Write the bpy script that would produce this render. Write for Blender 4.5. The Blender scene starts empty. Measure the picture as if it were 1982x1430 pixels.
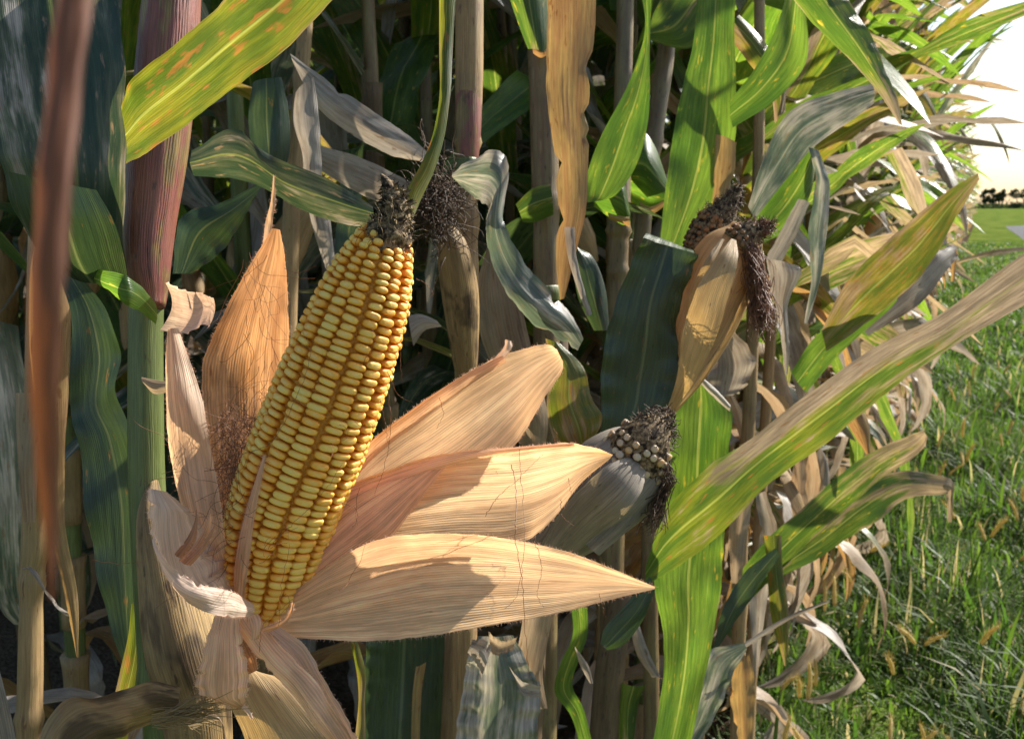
import bpy, math, random
import numpy as np
from mathutils import Vector, Matrix

# ------------------------------------------------------------------ camera, sky, sun, exposure
scn = bpy.context.scene
COL = scn.collection
LENS, PITCH, CAMZ = 32.0, 10.3, 1.2
SUN_AZ, SUN_EL = 56.0, 37.0            # degrees right of the camera heading (+Y), above the horizon
F = 1982 * LENS / 36.0
cam_d = bpy.data.cameras.new("camera"); cam = bpy.data.objects.new("camera", cam_d); COL.objects.link(cam)
cam.location = (0, 0, CAMZ); cam.rotation_euler = (math.radians(90 - PITCH), 0, 0)
cam_d.lens = LENS; cam_d.sensor_width = 36; cam_d.clip_start = 0.01; cam_d.clip_end = 5000
cam_d.dof.use_dof = True; cam_d.dof.focus_distance = 0.47; cam_d.dof.aperture_fstop = 25
scn.camera = cam
wd = bpy.data.worlds.new("World"); scn.world = wd; wd.use_nodes = True
wn = wd.node_tree.nodes; bg = wn["Background"]
sky = wn.new("ShaderNodeTexSky"); sky.sky_type = 'NISHITA'; sky.sun_disc = False
sky.sun_elevation = math.radians(SUN_EL); sky.sun_rotation = math.radians(SUN_AZ)
sky.air_density = 1.0; sky.dust_density = 1.6
wd.node_tree.links.new(sky.outputs[0], bg.inputs[0]); bg.inputs[1].default_value = 0.085
sl = bpy.data.lights.new("sun", 'SUN'); sl.energy = 5.0; sl.angle = math.radians(0.5); sl.color = (1.0, 0.95, 0.87)
so = bpy.data.objects.new("sun", sl); COL.objects.link(so)
_a, _e = math.radians(SUN_AZ), math.radians(SUN_EL)
SUN_DIR = Vector((math.sin(_a) * math.cos(_e), math.cos(_a) * math.cos(_e), math.sin(_e)))
so.rotation_euler = SUN_DIR.to_track_quat('Z', 'Y').to_euler()
vs = scn.view_settings; vs.view_transform = 'Standard'; vs.look = 'None'; vs.gamma = 1; vs.use_curve_mapping = False
vs.exposure = 1.05
scn.cycles.max_bounces = 8; scn.cycles.transmission_bounces = 8; scn.cycles.diffuse_bounces = 5
scn.cycles.use_denoising = True

RNG = random.Random(7)
NR = np.random.RandomState(11)
_p = math.radians(PITCH)
FW = np.array([0, math.cos(_p), -math.sin(_p)]); UP = np.array([0, math.sin(_p), math.cos(_p)]); RT = np.array([1., 0, 0])
CAM = np.array([0, 0, CAMZ])
ROWAZ = math.radians(27.0)
U2 = np.array([math.sin(ROWAZ), math.cos(ROWAZ)]); N2 = np.array([math.cos(ROWAZ), -math.sin(ROWAZ)])

def P(x, y, d):
    """the point in the place that stands d metres deep on the sight line through photo point (x, y)"""
    return CAM + d * (FW + RT * ((x - 991) / F) - UP * ((y - 715) / F))
def S(px, d):
    return px * d / F

# ------------------------------------------------------------------ materials
class NT:
    def __init__(s, name):
        s.m = bpy.data.materials.new(name); s.m.use_nodes = True
        s.t = s.m.node_tree; s.t.nodes.clear()
        s.out = s.t.nodes.new("ShaderNodeOutputMaterial")
    def add(s, typ, ins=None, **props):
        n = s.t.nodes.new(typ)
        for k, v in props.items(): setattr(n, k, v)
        for k, v in (ins or {}).items():
            if isinstance(v, bpy.types.NodeSocket): s.t.links.new(v, n.inputs[k])
            else:
                if isinstance(v, tuple) and len(v) == 3 and n.inputs[k].type == 'RGBA': v = (*v, 1)
                n.inputs[k].default_value = v
        return n
    def math(s, op, a, b=0.0, c=0.0, clamp=False):
        n = s.add("ShaderNodeMath", {0: a, 1: b, 2: c}, operation=op); n.use_clamp = clamp
        return n.outputs[0]
    def mix(s, f, a, b, mode='MIX'):
        n = s.add("ShaderNodeMix", {0: f, 6: a, 7: b}, data_type='RGBA', blend_type=mode)
        return n.outputs[2]
    def step(s, v, lo, hi):
        n = s.add("ShaderNodeMapRange", {0: v, 1: lo, 2: hi}, interpolation_type='SMOOTHSTEP')
        return n.outputs[0]
    def noise(s, vec, scale, detail=3.0, rough=.55):
        v = s.add("ShaderNodeVectorMath", {0: vec, 1: scale}, operation='MULTIPLY').outputs[0]
        o = s.add("ShaderNodeTexNoise", {"Vector": v, "Scale": 1.0, "Detail": detail, "Roughness": rough}).outputs[0]
        return s.math('MULTIPLY_ADD', o, 1.6, -.3, clamp=True)
    def done(s, shader):
        s.t.links.new(shader, s.out.inputs[0]); return s.m

def leaf_mat(name, g1, g2, dry, spot, tip=1.3, edge=1.2, patch=.75, spots=.68, trans=.42, rough=.36, rib=(.3, .36, .12),
             ribamt=.55, vein=.0019, veinamt=.45, half=None, tval=1.9, ttint=(1.2, 1.0, .55), bump=.35, spec=.5, stain=None):
    n = NT(name)
    at = n.add("ShaderNodeAttribute", attribute_name="lf")
    sx = n.add("ShaderNodeSeparateXYZ", {0: at.outputs["Vector"]})
    nu, v = sx.outputs[0], sx.outputs[1]
    av = n.math('ABSOLUTE', v)
    rnd = n.add("ShaderNodeObjectInfo").outputs["Random"]
    uv = n.add("ShaderNodeAttribute", attribute_name="lm").outputs["Vector"]
    off = n.add("ShaderNodeCombineXYZ", {0: n.math('MULTIPLY', rnd, 17.0), 1: n.math('MULTIPLY', rnd, 5.0), 2: sx.outputs[2]}).outputs[0]
    co = n.add("ShaderNodeVectorMath", {0: uv, 1: off}, operation='ADD').outputs[0]
    nA = n.noise(co, (13, 85, 1), 5, .62)
    nB = n.noise(co, (22, 150, 1), 3)
    nC = n.noise(co, (40, 1100, 1), 3)
    nS = n.noise(co, (60, 190, 1), 3)
    nL = n.noise(co, (11, 20, 1), 4, .6)
    suv = n.add("ShaderNodeSeparateXYZ", {0: uv})
    ph = n.math('ADD', n.math('MULTIPLY', suv.outputs[1], 2 * math.pi / vein), n.math('MULTIPLY', nL, 9.0))
    ph2 = n.math('ADD', n.math('MULTIPLY', ph, .617), n.math('MULTIPLY', nB, 5.0))
    wv = n.math('MULTIPLY_ADD', n.math('MULTIPLY', n.math('SINE', ph), n.math('SINE', ph2)), .5, .5)
    wv = n.math('MULTIPLY', wv, n.step(nA, .2, .7))
    col = n.mix(n.step(n.math('ADD', n.math('MULTIPLY', nA, .6), n.math('MULTIPLY', nL, .4)), .38, .62), g1, g2)
    spots += .07
    sp = n.step(nS, spots - .02, spots + .16)
    col = n.mix(n.math('MULTIPLY', sp, .85), col, spot)
    jt = n.math('MULTIPLY_ADD', rnd, .3, -.15)
    d1 = n.step(n.math('ADD', n.math('ADD', nu, jt), n.math('MULTIPLY_ADD', nA, .8, -.4)), tip - .15, tip + .15)
    d2 = n.step(n.math('ADD', av, n.math('MULTIPLY_ADD', nL, .7, -.35)), edge - .08, edge + .1)
    d3 = n.math('MULTIPLY', n.step(n.math('ADD', n.math('MULTIPLY', nA, .5), n.math('MULTIPLY', nL, .5)), patch, patch + .12), .85)
    df = n.math('MAXIMUM', n.math('MAXIMUM', d1, d2), d3)
    if half:                               # one side of the midrib has died back, from a length on
        h = n.step(n.math('ADD', v, n.math('MULTIPLY_ADD', nA, .7, -.35)), half[0] - .1, half[0] + .15)
        if half[2]: h = n.math('SUBTRACT', 1.0, h)
        h = n.math('MULTIPLY', h, n.step(n.math('ADD', nu, n.math('MULTIPLY_ADD', nB, .3, -.15)), half[1] - .08, half[1] + .08))
        df = n.math('MAXIMUM', df, h)
    dcol = n.mix(n.step(nB, .35, .7), dry, tuple(c * .62 for c in dry))
    dcol = n.mix(n.math('MULTIPLY', n.step(nS, .70, .82), .55), dcol, spot)
    col = n.mix(df, col, dcol)
    rf = n.math('SUBTRACT', 1.0, n.step(av, .015, .06))
    rf = n.math('MULTIPLY', n.math('MULTIPLY', rf, ribamt), n.math('MULTIPLY_ADD', df, -.5, 1.0))
    col = n.mix(rf, col, rib)
    fl = n.noise(co, (420, 420, 1), 2)
    col = n.mix(n.math('MULTIPLY', n.step(fl, .84, .95), n.math('MULTIPLY', n.step(nL, .5, .75), .6)), col, tuple(c * .35 for c in dry))   # mould specks
    if stain:
        st = n.math('MULTIPLY', n.step(n.noise(co, (16, 28, 1), 4), .56, .70), stain[1])
        col = n.mix(st, col, stain[0])
    nM = n.noise(co, (26, 45, 1), 5)
    fib = n.math('MULTIPLY', n.math('MULTIPLY_ADD', nC, .6, .7), n.math('MULTIPLY_ADD', nM, .5, .75))
    fib = n.math('MULTIPLY', fib, n.math('MULTIPLY_ADD', wv, veinamt, 1.0 - veinamt * .5))
    col = n.mix(1.0, col, n.add("ShaderNodeCombineColor", {0: fib, 1: fib, 2: fib}).outputs[0], 'MULTIPLY')
    bp = n.add("ShaderNodeBump", {"Height": n.math('ADD', nC, n.math('MULTIPLY', wv, 1.2)), "Strength": bump, "Distance": .0006})
    tc = n.mix(1.0, col, n.mix(df, tuple(tval * k for k in ttint), (1.5, 1.32, 1.02)) if tval > 1.6 else tuple(tval * k for k in ttint), 'MULTIPLY')
    rg = n.math('MULTIPLY_ADD', nB, .3, rough - .15)
    pr = n.add("ShaderNodeBsdfPrincipled", {"Base Color": col, "Roughness": rg, "Specular IOR Level": spec, "Normal": bp.outputs[0]})
    tl = n.add("ShaderNodeBsdfTranslucent", {"Color": tc, "Normal": bp.outputs[0]})
    mx = n.add("ShaderNodeMixShader", {0: trans, 1: pr.outputs[0], 2: tl.outputs[0]})
    return n.done(mx.outputs[0])

def plain_mat(name, c1, c2, scale=(40, 40, 40), rough=.7, spec=.3, bump=.3, bdist=.002, lo=.35, hi=.65, c3=None, streak=None, coord="Object", trans=0):
    n = NT(name)
    if streak: co = n.add("ShaderNodeAttribute", attribute_name="lm").outputs["Vector"]
    else: co = n.add("ShaderNodeTexCoord").outputs[coord]
    a = n.noise(co, scale, 5)
    col = n.mix(n.step(a, lo, hi), c1, c2)
    if c3 is not None:
        b = n.noise(co, tuple(s * .37 + .1 for s in scale), 4)
        col = n.mix(n.step(b, .5, .64), col, c3)
    f = n.noise(co, tuple(s * 4 for s in scale), 3)
    g = n.math('MULTIPLY_ADD', f, .8, .6)
    col = n.mix(1.0, col, n.add("ShaderNodeCombineColor", {0: g, 1: g, 2: g}).outputs[0], 'MULTIPLY')
    bp = n.add("ShaderNodeBump", {"Height": n.math('ADD', a, f), "Strength": bump, "Distance": bdist})
    pr = n.add("ShaderNodeBsdfPrincipled", {"Base Color": col, "Roughness": rough, "Specular IOR Level": spec, "Normal": bp.outputs[0]})
    sh = pr.outputs[0]
    if trans:
        tl = n.add("ShaderNodeBsdfTranslucent", {"Color": n.add("ShaderNodeHueSaturation", {"Saturation": 1.2, "Value": 1.7, "Color": col}).outputs[0]})
        sh = n.add("ShaderNodeMixShader", {0: trans, 1: sh, 2: tl.outputs[0]}).outputs[0]
    return n.done(sh)

GREY = (.44, .40, .35); TAN = (.38, .30, .205); ORG = (.36, .21, .09)
SPOT = (.26, .12, .03); YEL = (.30, .27, .04)
MT = {
 'GB': leaf_mat("leaf_bright_green", (.055, .13, .018), (.09, .17, .025), TAN, YEL, tip=1.25, edge=1.22, patch=.78, spots=.64, trans=.5, tval=2.6),
 'G':  leaf_mat("leaf_green", (.045, .10, .02), (.075, .13, .025), TAN, YEL, tip=1.05, edge=1.15, patch=.66, spots=.64, trans=.45, tval=2.3),
 'GD': leaf_mat("leaf_deep_green", (.026, .055, .025), (.042, .074, .030), GREY, SPOT, tip=1.15, edge=1.2, patch=.70, spots=.72, trans=.3, tval=2.0, rough=.34, spec=.7, rib=(.16, .2, .10)),
 'GS': leaf_mat("leaf_grey_streaked", (.030, .062, .035), (.10, .12, .08), GREY, (.30, .22, .16), tip=1.2, edge=1.12, patch=.54, spots=.62, trans=.3, rough=.4),
 'GP': leaf_mat("leaf_bleached", (.10, .135, .10), (.27, .28, .23), (.50, .47, .42), (.24, .17, .11), tip=.95, edge=1.0, patch=.48, spots=.60, trans=.32, rough=.33, spec=.7, rib=(.4, .4, .32), tval=1.7, ttint=(1.05, 1.0, .7)),
 'GY': leaf_mat("leaf_yellowing", (.07, .12, .016), (.15, .165, .02), (.30, .22, .12), (.26, .13, .04), tip=1.3, edge=1.08, patch=.58, spots=.56, trans=.48, tval=2.0),
 'GO': leaf_mat("leaf_yellow_brown", (.10, .14, .02), (.21, .18, .035), (.34, .25, .15), SPOT, tip=.85, edge=.95, patch=.52, spots=.6, trans=.42, tval=1.8),
 'GH': leaf_mat("leaf_half_dead", (.06, .12, .018), (.12, .16, .02), (.38, .31, .235), (.24, .12, .04), tip=.66, edge=1.15, patch=.62, spots=.62, trans=.45, tval=2.3, half=(-.2, .30, 1)),
 'GT': leaf_mat("leaf_green_dry_tip", (.05, .11, .02), (.09, .14, .025), TAN, YEL, tip=.62, edge=1.0, patch=.60, spots=.62, trans=.45, tval=2.2),
 'DG': leaf_mat("leaf_dry_grey", GREY, (.25, .21, .17), (.20, .16, .12), (.17, .11, .07), patch=.6, spots=.66, trans=.32, rough=.5, rib=(.4, .36, .3), ribamt=.3, tval=1.5, ttint=(1.08, .96, .78)),
 'DT': leaf_mat("leaf_dry_tan", TAN, (.33, .23, .14), (.25, .17, .10), (.2, .11, .05), patch=.6, spots=.66, trans=.36, rough=.5, rib=(.46, .36, .25), ribamt=.3, tval=1.5, ttint=(1.08, .96, .78)),
 'DO': leaf_mat("leaf_dry_orange", ORG, (.36, .25, .10), (.25, .16, .09), (.2, .08, .02), patch=.58, spots=.64, trans=.36, rough=.5, rib=(.4, .3, .15), ribamt=.3, tval=1.6, ttint=(1.12, .95, .66)),
 'DR': leaf_mat("leaf_dry_russet", (.17, .062, .028), (.13, .05, .024), (.10, .045, .022), (.08, .03, .015), patch=.6, spots=.7, trans=.22, rough=.6, rib=(.2, .1, .05), ribamt=.3, tval=1.5, veinamt=.2),
 'HU': leaf_mat("husk_pale", (.77, .55, .38), (.82, .64, .46), (.58, .38, .19), (.40, .23, .11), tip=.98, edge=1.22, patch=.70, spots=.74, trans=.52, rough=.55,
                ribamt=0, vein=.0021, veinamt=.5, tval=1.36, ttint=(1.06, .86, .61), bump=.32, spec=.3, stain=((.42, .31, .21), .32)),
 'HO': leaf_mat("husk_orange_shaded", (.62, .38, .22), (.68, .46, .28), (.46, .28, .14), (.30, .16, .08), patch=.60, spots=.70, trans=.45, rough=.55, ribamt=0, vein=.0024, veinamt=.6, tval=1.35, ttint=(1.12, .78, .46), bump=.35, spec=.3, stain=((.28, .20, .13), .45)),  # darker orange husk; the upright leaf's shade is put into this colour
 'HW': leaf_mat("husk_whitish", (.74, .56, .43), (.78, .62, .49), (.60, .43, .30), (.45, .33, .25), patch=.7, spots=.75, trans=.34, rough=.55, ribamt=0, vein=.0021, veinamt=.35, tval=1.3, ttint=(1.06, .86, .66), bump=.3, spec=.3),
 'HG': leaf_mat("husk_weathered", (.30, .26, .21), (.36, .31, .25), (.20, .16, .12), (.16, .12, .09), patch=.58, spots=.66, trans=.2, rough=.6, ribamt=0, vein=.0025, veinamt=.4, tval=1.4, bump=.5, spec=.25),
 'HT': leaf_mat("husk_tan", (.48, .33, .17), (.52, .38, .21), (.36, .24, .12), (.22, .12, .06), patch=.62, spots=.68, trans=.3, rough=.55, ribamt=0, vein=.0025, veinamt=.3, tval=1.4, bump=.5, spec=.3),
 'HB': leaf_mat("sheath_brown", (.26, .17, .075), (.34, .23, .10), (.12, .07, .035), (.07, .04, .02), patch=.56, spots=.6, trans=.12, rough=.6, ribamt=0, vein=.0028, veinamt=.4, tval=1.4, bump=.5, spec=.3, stain=((.03, .018, .01), .7)),
 'SR': leaf_mat("sheath_red", (.27, .10, .065), (.20, .055, .05), (.24, .18, .05), (.07, .03, .02), patch=.52, spots=.63, trans=.06, rough=.42, ribamt=0, vein=.0030, veinamt=.5, bump=.6, spec=.5),
 'SG': leaf_mat("stalk_green", (.10, .13, .035), (.13, .16, .05), (.16, .11, .05), (.06, .04, .02), patch=.64, spots=.68, trans=.08, rough=.42, ribamt=0, vein=.0026, veinamt=.3, bump=.4, spec=.5),
 'SP': leaf_mat("stalk_purple", (.21, .16, .07), (.15, .095, .045), (.27, .20, .10), (.07, .035, .025), patch=.60, spots=.60, trans=.04, rough=.4, ribamt=0, vein=.003, veinamt=.35, bump=.4, spec=.5),
 'ST': leaf_mat("sheath_tan", (.37, .26, .125), (.29, .19, .09), (.20, .13, .06), (.16, .07, .05), patch=.6, spots=.64, trans=.12, rough=.5, ribamt=0, vein=.003, veinamt=.4, bump=.5, spec=.35),
 'SD': leaf_mat("stalk_dead", (.17, .115, .06), (.11, .07, .04), (.22, .17, .11), (.04, .025, .02), patch=.6, spots=.6, trans=.04, rough=.6, ribamt=0, vein=.003, veinamt=.4, bump=.5, spec=.3),
}
MT['silk'] = plain_mat("silk_brown", (.12, .05, .028), (.22, .10, .05), (300, 300, 300), .5, .4, .1)
MT['silk_red'] = plain_mat("silk_red_brown", (.22, .075, .03), (.30, .12, .045), (300, 300, 300), .45, .4, .1, trans=.25)
MT['silk_dark'] = plain_mat("silk_blackened", (.045, .028, .018), (.10, .062, .036), (300, 300, 300), .6, .3, .1)
MT['chaff'] = plain_mat("tip_chaff", (.11, .075, .04), (.28, .20, .11), (500, 500, 500), .8, .2, .3, .001, c3=(.025, .016, .010))
MT['cob'] = plain_mat("cob_core", (.56, .23, .025), (.64, .29, .04), (300, 300, 300), .6, .3, .3, .001)
MT['collar'] = plain_mat("leaf_collar", (.34, .15, .05), (.18, .06, .03), (200, 200, 200), .5, .4, .3, .001)

def kernel_mat(name, side, cap, dent, rough=.40):
    n = NT(name)
    k = n.add("ShaderNodeAttribute", attribute_name="kz").outputs["Fac"]
    rnd = n.add("ShaderNodeAttribute", attribute_name="kr").outputs["Fac"]
    orr = n.add("ShaderNodeObjectInfo").outputs["Random"]
    r = n.math('FRACT', n.math('ADD', rnd, orr))
    co = n.add("ShaderNodeTexCoord").outputs["Object"]
    nz = n.noise(co, (260, 260, 260), 3)
    kk = n.math('ADD', k, n.math('MULTIPLY_ADD', nz, .22, -.11))
    cp = n.mix(n.step(r, .1, .9), cap, tuple(c * f for c, f in zip(cap, (1.0, .74, .42))))
    cp = n.mix(n.math('MULTIPLY', n.step(kk, .97, 1.08), .6), cp, dent)
    col = n.mix(n.step(kk, .50, .86), side, cp)
    bp = n.add("ShaderNodeBump", {"Height": nz, "Strength": .25, "Distance": .0006})
    pr = n.add("ShaderNodeBsdfPrincipled", {"Base Color": col, "Roughness": rough, "Specular IOR Level": .5, "Normal": bp.outputs[0],
               "Subsurface Weight": .35, "Subsurface Radius": (.006, .0028, .0006), "Subsurface Scale": 1.0, "Coat Weight": .04, "Coat Roughness": .3})
    return n.done(pr.outputs[0])
MT['kernel'] = kernel_mat("kernel_yellow", (.70, .27, .018), (.93, .57, .115), (.96, .73, .30))
MT['kernel_brown'] = kernel_mat("kernel_brown", (.10, .05, .02), (.24, .13, .05), (.26, .16, .08), .6)
MT['kernel_old'] = kernel_mat("kernel_weathered", (.24, .16, .09), (.56, .48, .35), (.6, .54, .43), .5)

# ------------------------------------------------------------------ mesh helpers
def link(o, parent=None):
    COL.objects.link(o)
    if parent is not None: o.parent = parent
    return o
def mk_mesh(name, V, Fc, mat, lf=None, lm=None, smooth=True, extra=None):
    me = bpy.data.meshes.new(name)
    V = np.asarray(V, dtype=float).reshape(-1, 3)
    me.from_pydata(V.tolist(), [], Fc if isinstance(Fc, list) else Fc.tolist())
    if mat is not None: me.materials.append(MT[mat] if isinstance(mat, str) else mat)
    if lf is not None:
        a = me.attributes.new("lf", 'FLOAT_VECTOR', 'POINT'); a.data.foreach_set("vector", np.asarray(lf, dtype=np.float32).ravel())
    if lm is not None:
        a = me.attributes.new("lm", 'FLOAT_VECTOR', 'POINT'); a.data.foreach_set("vector", np.asarray(lm, dtype=np.float32).ravel())
    for k, arr in (extra or {}).items():
        a = me.attributes.new(k, 'FLOAT', 'POINT'); a.data.foreach_set("value", np.asarray(arr, dtype=np.float32).ravel())
    if smooth: me.polygons.foreach_set("use_smooth", [True] * len(me.polygons))
    me.update()
    return me
def ob(name, me, parent=None):
    return link(bpy.data.objects.new(name, me), parent)
def thing(name, label, cat, loc=(0, 0, 0), group=None):
    o = bpy.data.objects.new(name, None); o.empty_display_size = .05; link(o)
    o.location = loc; o["label"] = label; o["category"] = cat
    if group: o["group"] = group
    return o
def crom(pts, n):
    """Catmull-Rom through rows of numbers, n samples in all, spaced by row"""
    A = np.asarray(pts, dtype=float); k = len(A)
    if k == 2: A = np.vstack([A[0], (A[0] + A[1]) / 2, A[1]]); k = 3
    E = np.vstack([2 * A[0] - A[1], A, 2 * A[-1] - A[-2]])
    t = np.linspace(0, k - 1, n); i = np.minimum(t.astype(int), k - 2); f = (t - i)[:, None]
    a, b, c, d = E[i], E[i + 1], E[i + 2], E[i + 3]
    return .5 * (2 * b + (c - a) * f + (2 * a - 5 * b + 4 * c - d) * f**2 + (3 * b - a - 3 * c + d) * f**3)
def grid_faces(n, m, wrap=False):
    F_ = []
    for i in range(n - 1):
        for j in range(m if wrap else m - 1):
            j2 = (j + 1) % m
            F_.append((i * m + j, i * m + j2, (i + 1) * m + j2, (i + 1) * m + j))
    return F_
def unit(a):
    return a / np.maximum(np.linalg.norm(a, axis=-1, keepdims=True), 1e-9)
def smooth_noise(n, k, rs):
    return np.interp(np.linspace(0, 1, n), np.linspace(0, 1, k), rs.uniform(-1, 1, k))

def sheet_mesh(name, A, B, mat, bulge=0., fold=0., ripple=0., rag=0., m=9, seed=0, nf=6, fine=0., wrk=.014):
    """a leaf blade between two 3-D edges A and B (n rows): bulged or folded out of plane, rippled at the edges, ragged"""
    rs = np.random.RandomState(seed + 1)
    n = len(A)
    C = (A + B) / 2; Wv = B - A; W = np.linalg.norm(Wv, axis=1, keepdims=True)
    r1 = r2 = np.ones((n, 1))
    if rag:
        r1 = 1 + rag * (smooth_noise(n, n // 2 + 3, rs) * .6 + smooth_noise(n, n, rs) * .4)[:, None]
        r2 = 1 + rag * (smooth_noise(n, n // 2 + 3, rs) * .6 + smooth_noise(n, n, rs) * .4)[:, None]
        for rr_k in (r1, r2):
            for _ in range(rs.randint(0, 4) if rag > .045 else 0):
                rr_k *= (1 - rs.uniform(.15, .5) * np.exp(-((np.linspace(0, 1, n) - rs.uniform(.15, .95)) / rs.uniform(.006, .03)) ** 2))[:, None]
    T = np.gradient(C, axis=0); N = unit(np.cross(T, Wv))
    flip = np.sign(np.sum(N * (CAM - C), axis=1, keepdims=True)); flip[flip == 0] = 1
    ref = flip[len(flip) // 2]; N = N * ref
    wmax = W.max(); L = np.concatenate([[0], np.cumsum(np.linalg.norm(np.diff(C, axis=0), axis=1))])
    s = np.linspace(-1, 1, m)
    V = np.zeros((n, m, 3)); lf = np.zeros((n, m, 3)); lm = np.zeros((n, m, 3))
    p1, p2 = rs.uniform(0, 6.3, 2); fr = nf * (1 + .3 * rs.uniform(-1, 1))
    uu = np.linspace(0, 1, n)
    ra = np.sin(uu * fr * 6.28 + p1 + 1.5 * np.sin(uu * 5 + p2)); rb = np.sin(uu * fr * 6.1 + p2 + 1.3 * np.sin(uu * 4 + p1))
    fn = rs.uniform(-1, 1, m) * fine; fp = rs.uniform(0, 6.3, m)
    Lw = L / max(wmax, 1e-6); ks = [(rs.uniform(1.2, 3.5), rs.uniform(1, 4), rs.uniform(0, 6.3)) for _ in range(5)]
    for j, v in enumerate(s):
        rr_v = v * (1 + ((r1 if v < 0 else r2) - 1) * np.clip((abs(v) - .45) / .55, 0, 1))    # only the margin is ragged
        base = A * (1 - rr_v) / 2 + B * (1 + rr_v) / 2
        off = bulge * (1 - v * v) + fold * (1 - abs(v)) + fn[j] * np.cos(uu * 4 + fp[j])[:, None]
        off = off + wrk * sum(np.sin(a_ * Lw + b_ * v + c_) for a_, b_, c_ in ks)[:, None]
        rip = ripple * v * v * (ra if v < 0 else rb)
        V[:, j] = base + N * (W * (off + rip[:, None]))
        lf[:, j, 0] = uu; lf[:, j, 1] = v; lf[:, j, 2] = (seed % 97) * .37
        lm[:, j, 0] = L; lm[:, j, 1] = v * wmax / 2
    return mk_mesh(name, V.reshape(-1, 3), grid_faces(n, m), mat, lf.reshape(-1, 3), lm.reshape(-1, 3))

SEED = [100]
def leaf(name, rows, mat, parent, n=None, d=None, label=None, **kw):
    """hand-shaped blade: rows of (ax, ay, bx, by[, depthA[, depthB]]), the two edges in photo points with their depth"""
    SEED[0] += 1
    A, B, last = [], [], d
    full = []
    for r in rows:
        da = r[4] if len(r) > 4 else last
        db = r[5] if len(r) > 5 else da
        last = da
        full.append((r[0], r[1], r[2], r[3], da, db))
    # interpolate the depths between the rows that give one
    idx = [i for i, r in enumerate(rows) if len(r) > 4]
    if len(idx) > 1:
        for k in (4, 5):
            vals = np.interp(range(len(rows)), idx, [full[i][k] for i in idx])
            full = [tuple(vals[i] if q == k else f[q] for q in range(6)) for i, f in enumerate(full)]
    R = crom(full, n or max(14, 6 * len(rows)))
    A = np.array([P(r[0], r[1], r[4]) for r in R]); B = np.array([P(r[2], r[3], r[5]) for r in R])
    o = ob(name, sheet_mesh(name, A, B, mat, seed=SEED[0], **kw), parent)
    if label: o["label"] = label
    return o

def tube_mesh(name, C, R, mat, m=14, seed=0, flat=1.0, ridge=0., ridges=0):
    C = np.asarray(C, float); n = len(C); R = np.asarray(R, float)
    T = unit(np.gradient(C, axis=0))
    ref = np.array([0, 1., 0]) if abs(T[n // 2][2]) > .7 else np.array([0, 0, 1.])
    X = unit(np.cross(T, ref)); Y = unit(np.cross(X, T))
    L = np.concatenate([[0], np.cumsum(np.linalg.norm(np.diff(C, axis=0), axis=1))])
    V = np.zeros((n, m, 3)); lf = np.zeros((n, m, 3)); lm = np.zeros((n, m, 3))
    for j in range(m):
        a = 2 * math.pi * j / m
        k = 1 + ridge * math.cos(a * ridges)
        V[:, j] = C + (X * math.cos(a) + Y * math.sin(a) * flat) * (R * k)[:, None]
        lf[:, j] = np.stack([np.linspace(0, 1, n) * .5, np.full(n, .5), np.full(n, (seed % 97) * .37)], 1)
        lm[:, j, 0] = L; lm[:, j, 1] = (abs((j / m) * 2 - 1)) * math.pi * R.max()
    Fc = grid_faces(n, m, True)
    Fc.append(tuple(range(m - 1, -1, -1))); Fc.append(tuple((n - 1) * m + j for j in range(m)))
    return mk_mesh(name, V.reshape(-1, 3), Fc, mat, lf.reshape(-1, 3), lm.reshape(-1, 3))
def stalk(name, rows, mat, parent, n=40, m=16, nodes=(), label=None, **kw):
    """rows of (x, y, depth, radius in photo points); nodes: fractions of the length where a joint swells"""
    SEED[0] += 1
    R = crom(rows, n)
    C = [P(r[0], r[1], r[2]) for r in R]; rad = np.array([S(r[3], r[2]) for r in R])
    t = np.linspace(0, 1, n)
    for q in nodes: rad = rad * (1 + .22 * np.exp(-((t - q) / .012) ** 2) - .07 * np.exp(-((t - q - .03) / .02) ** 2))
    o = ob(name, tube_mesh(name, C, rad, mat, m, SEED[0], **kw), parent)
    if label: o["label"] = label
    return o

def strands_mesh(name, paths, mat):
    """thin three-sided threads, all in one mesh; a path is (points n x 3, radius)"""
    V, Fc, b = [], [], 0
    for C, r in paths:
        C = np.asarray(C, float); n = len(C); T = unit(np.gradient(C, axis=0))
        ref = np.array([.3, .9, .2]); X = unit(np.cross(T, ref)); Y = np.cross(T, X)
        rr = r * np.linspace(1, .5, n)[:, None]
        for a in (0, 2.094, 4.189): V.append(C + (X * math.cos(a) + Y * math.sin(a)) * rr)
        for i in range(n - 1):
            for q in range(3):
                q2 = (q + 1) % 3
                Fc.append((b + q * n + i, b + q2 * n + i, b + q2 * n + i + 1, b + q * n + i + 1))
        b += 3 * n
    return mk_mesh(name, np.vstack(V), Fc, mat)
def wander(p0, dirv, length, n, curl, rs, grav=0.):
    p = np.array(p0, float); d = unit(np.array(dirv, float)); out = [p.copy()]; st = length / (n - 1)
    dd = rs.normal(0, 1, 3)
    for _ in range(n - 1):
        dd = dd * .7 + rs.normal(0, 1, 3) * .7
        d = unit(d + dd * curl + np.array([0, 0, -grav])); p = p + d * st; out.append(p.copy())
    return np.array(out)
def stuff(o):
    o["kind"] = "stuff"; return o

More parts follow.
